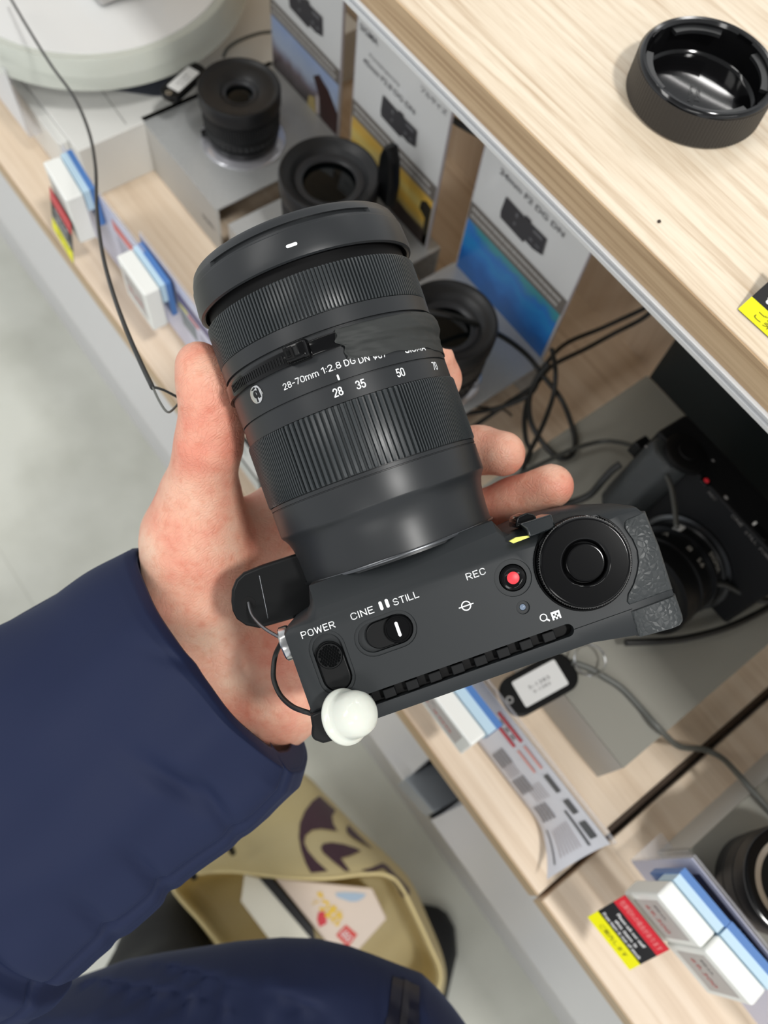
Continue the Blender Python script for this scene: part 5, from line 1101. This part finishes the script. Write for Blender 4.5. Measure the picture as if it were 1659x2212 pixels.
def draped_poly(bv, name, poly, mat, parent, lift=1.0, step=7):
    # triangulate a pixel outline finely and lay it on the surface
    xs_ = [p[0] for p in poly]; ys_ = [p[1] for p in poly]
    cu = bpy.data.curves.new('t', 'CURVE'); cu.dimensions = '2D'; cu.fill_mode = 'BOTH'; s_ = cu.splines.new('POLY'); s_.points.add(len(poly)-1)
    for i, p in enumerate(poly): s_.points[i].co = (p[0], -p[1], 0, 1)
    s_.use_cyclic_u = True; o = bpy.data.objects.new('t', cu); C.objects.link(o); me = o.evaluated_get(bpy.context.evaluated_depsgraph_get()).to_mesh(); bm = bmesh.new(); bm.from_mesh(me)
    bmesh.ops.triangulate(bm, faces=bm.faces)
    for _ in range(5):
        ed = [e for e in bm.edges if e.calc_length() > step]
        if not ed: break
        bmesh.ops.subdivide_edges(bm, edges=ed, cuts=1); bmesh.ops.triangulate(bm, faces=bm.faces)
    inv = parent.matrix_basis.inverted(); dead = []
    for v in bm.verts:
        w_ = drape(bv, v.co.x, -v.co.y, lift)
        if w_ is None: dead.append(v)
        else: v.co = inv @ w_
    bmesh.ops.delete(bm, geom=dead, context='VERTS'); m2_ = bpy.data.meshes.new(name); bm.to_mesh(m2_); bm.free(); bpy.data.objects.remove(o); bpy.data.curves.remove(cu)
    m2_.materials.append(mat); ob = bpy.data.objects.new(name, m2_); C.objects.link(ob); ob.parent = parent; return ob
e5 = lambda x, y: (560+x/3.770, 1650+y/3.770)
def sp2(pts, k=6): return [tuple(p[:2]) for p in spline([Vector((a, b_, 0)) for a, b_ in pts], k)]
em1 = [e5(*p) for p in [(488, 265), (430, 310), (370, 390), (330, 490), (322, 600), (338, 700), (375, 810), (420, 895), (560, 880), (470, 800), (400, 720), (365, 650), (375, 590), (430, 545), (500, 535), (580, 545), (635, 555), (600, 490), (590, 430), (620, 385)]]
em2 = [e5(*p) for p in [(500, 690), (520, 655), (590, 645), (690, 660), (780, 690), (828, 715), (740, 755), (665, 775), (740, 880), (700, 880), (600, 800), (520, 730)]]
em3 = [e5(*p) for p in [(722, 500), (705, 535), (715, 570), (760, 610), (840, 655), (925, 700), (860, 640), (790, 570)]]
em4 = [e5(*p) for p in [(830, 875), (920, 850), (1000, 812), (1035, 830), (1100, 900), (1160, 960), (1215, 1020), (1222, 1060), (1205, 1082), (1170, 1080), (1150, 1050), (1140, 1010), (1080, 930), (1010, 860), (940, 880), (890, 890)]]
for k_, e_ in enumerate((em1, em2, em3, em4)): draped_poly(bbv, 'emblem_stroke', e_, purple, bag)
# things inside the bag
lz = -972
def inz(px, py, z=lz): p = onz(px, py, z); return p
lp_ = [inz(*e5(*p)) for p in [(150, 975), (560, 985), (900, 1060), (1040, 1260), (790, 1540), (560, 1700), (380, 1380)]]
bx = thing('toy_box', 'pale toy box with a red square logo and yellow lettering inside the bag', 'box', W((lp_[0][0], lp_[0][1], lz-150)))
b0 = np.array([lp_[0][0], lp_[0][1], lz-150])
lp4 = [inz(*e5(*p)) for p in [(130, 930), (920, 1010), (1040, 1260), (700, 1640)]]
MB().loft([[tuple(p-b0-np.array([0, 0, 50])) for p in lp4], [tuple(p-b0) for p in lp4]]).build('carton', pbr('pale_carton', (206, 190, 176), 0.35), bx, smooth=0, bevel=1.5)
def loc_box(px, py): p = inz(px, py, lz+0.6); return tuple(p-b0)
def boxpoly(m, pts): return m.add([loc_box(*e5(*p)) for p in pts], [tuple(range(len(pts)))])
raw_mesh('red_square', boxpoly(MB(), [(705, 1310), (800, 1390), (722, 1495), (625, 1395)]), pbr('logo_red', (196, 44, 32), 0.4), bx)
o_ = np.array(inz(*e5(712, 1402), lz+1.0)); ax_ = np.array(inz(*e5(762, 1448), lz+1.0))-np.array(inz(*e5(672, 1345), lz+1.0)); ang_ = math.atan2(ax_[1], ax_[0])
raw_mesh('logo_lettering', put_text(MB(), 'LEGO', 0, 0, float(np.linalg.norm(ax_))*0.72, 7.0, M=Matrix.Translation(Vector(o_-b0)) @ Matrix.Rotation(ang_, 4, 'Z'), bold=0.02), card_white, bx)
o_ = np.array(inz(*e5(560, 1180), lz+1.0)); ax_ = np.array(inz(*e5(670, 1290), lz+1.0))-np.array(inz(*e5(440, 1070), lz+1.0)); ang_ = math.atan2(ax_[1], ax_[0])
raw_mesh('yellow_lettering', put_text(MB(), 'あつまれ', 0, 0, float(np.linalg.norm(ax_))*0.95, 15, M=Matrix.Translation(Vector(o_-b0)) @ Matrix.Rotation(ang_, 4, 'Z'), bold=0.05), pbr('logo_yellow', (214, 176, 20), 0.4), bx)
raw_mesh('red_shape', boxpoly(MB(), [(480, 1210), (520, 1195), (545, 1225), (550, 1300), (490, 1330), (470, 1270)]), pbr('logo_crimson', (190, 36, 50), 0.4), bx)
raw_mesh('blue_cloud', boxpoly(MB(), [(620, 1050), (700, 1045), (800, 1050), (870, 1060), (850, 1090), (800, 1120), (740, 1122), (660, 1095), (630, 1080)]), pbr('cloud_blue', (150, 170, 190), 0.4), bx)
def in_slab(name, pts, z, mat, label, cat, th=45):
    P_ = [inz(*e5(*p), z) for p in pts]; b_ = np.array([P_[0][0], P_[0][1], z-th]); o = MB().loft([[tuple(p-b_-np.array([0, 0, th])) for p in P_], [tuple(p-b_) for p in P_]]).build(name, mat, smooth=0, bevel=1, loc=W(b_)); return tag(o, label, cat)
in_slab('white_carton', [(-120, 900), (0, 930), (420, 1400), (560, 1600), (300, 1700), (60, 1400), (-150, 1120)], -975, pbr('carton_white', (232, 228, 212), 0.4), 'white carton beside the pale toy box inside the bag', 'box')
in_slab('black_carton', [(0, 930), (100, 920), (440, 1340), (470, 1480), (400, 1400)], -972, lab_black, 'thin black edge of a box between the white and pale boxes', 'box')
for (px, py) in ((497, 1832), (414, 1886)):
    pass
h1 = [onz(480, 1805, -945), onz(494, 1825, -925), onz(503, 1842, -940)]; MB().tube([tuple(p-BC0) for p in h1], 3.4).build('strap_end', satin_black, bag)
h1 = [onz(398, 1870, -930), onz(411, 1883, -925), onz(421, 1896, -930)]; MB().tube([tuple(p-BC0) for p in h1], 3.4).build('strap_end', satin_black, bag)

for nm_, gr_ in (('price_tag', 'electronic price tags along the shelf edge'), ('header_card', 'blue topped cards behind the price tags'), ('sign_holder', 'clear sign holders along the shelf edge'), ('display_riser', 'metal and grey risers on the lower shelf'), ('product_card', 'product cards behind the standing lenses'), ('camera_lens', 'lenses on display'), ('display_ring', 'pale rings under the standing lenses'), ('security_fob', 'black fobs with white labels'), ('cable', 'tether cables'), ('lower_display_shelf', 'lower shelf bays')):
    for o_ in bpy.data.objects:
        if o_.parent is None and o_.name.split('.')[0] == nm_: o_['group'] = gr_
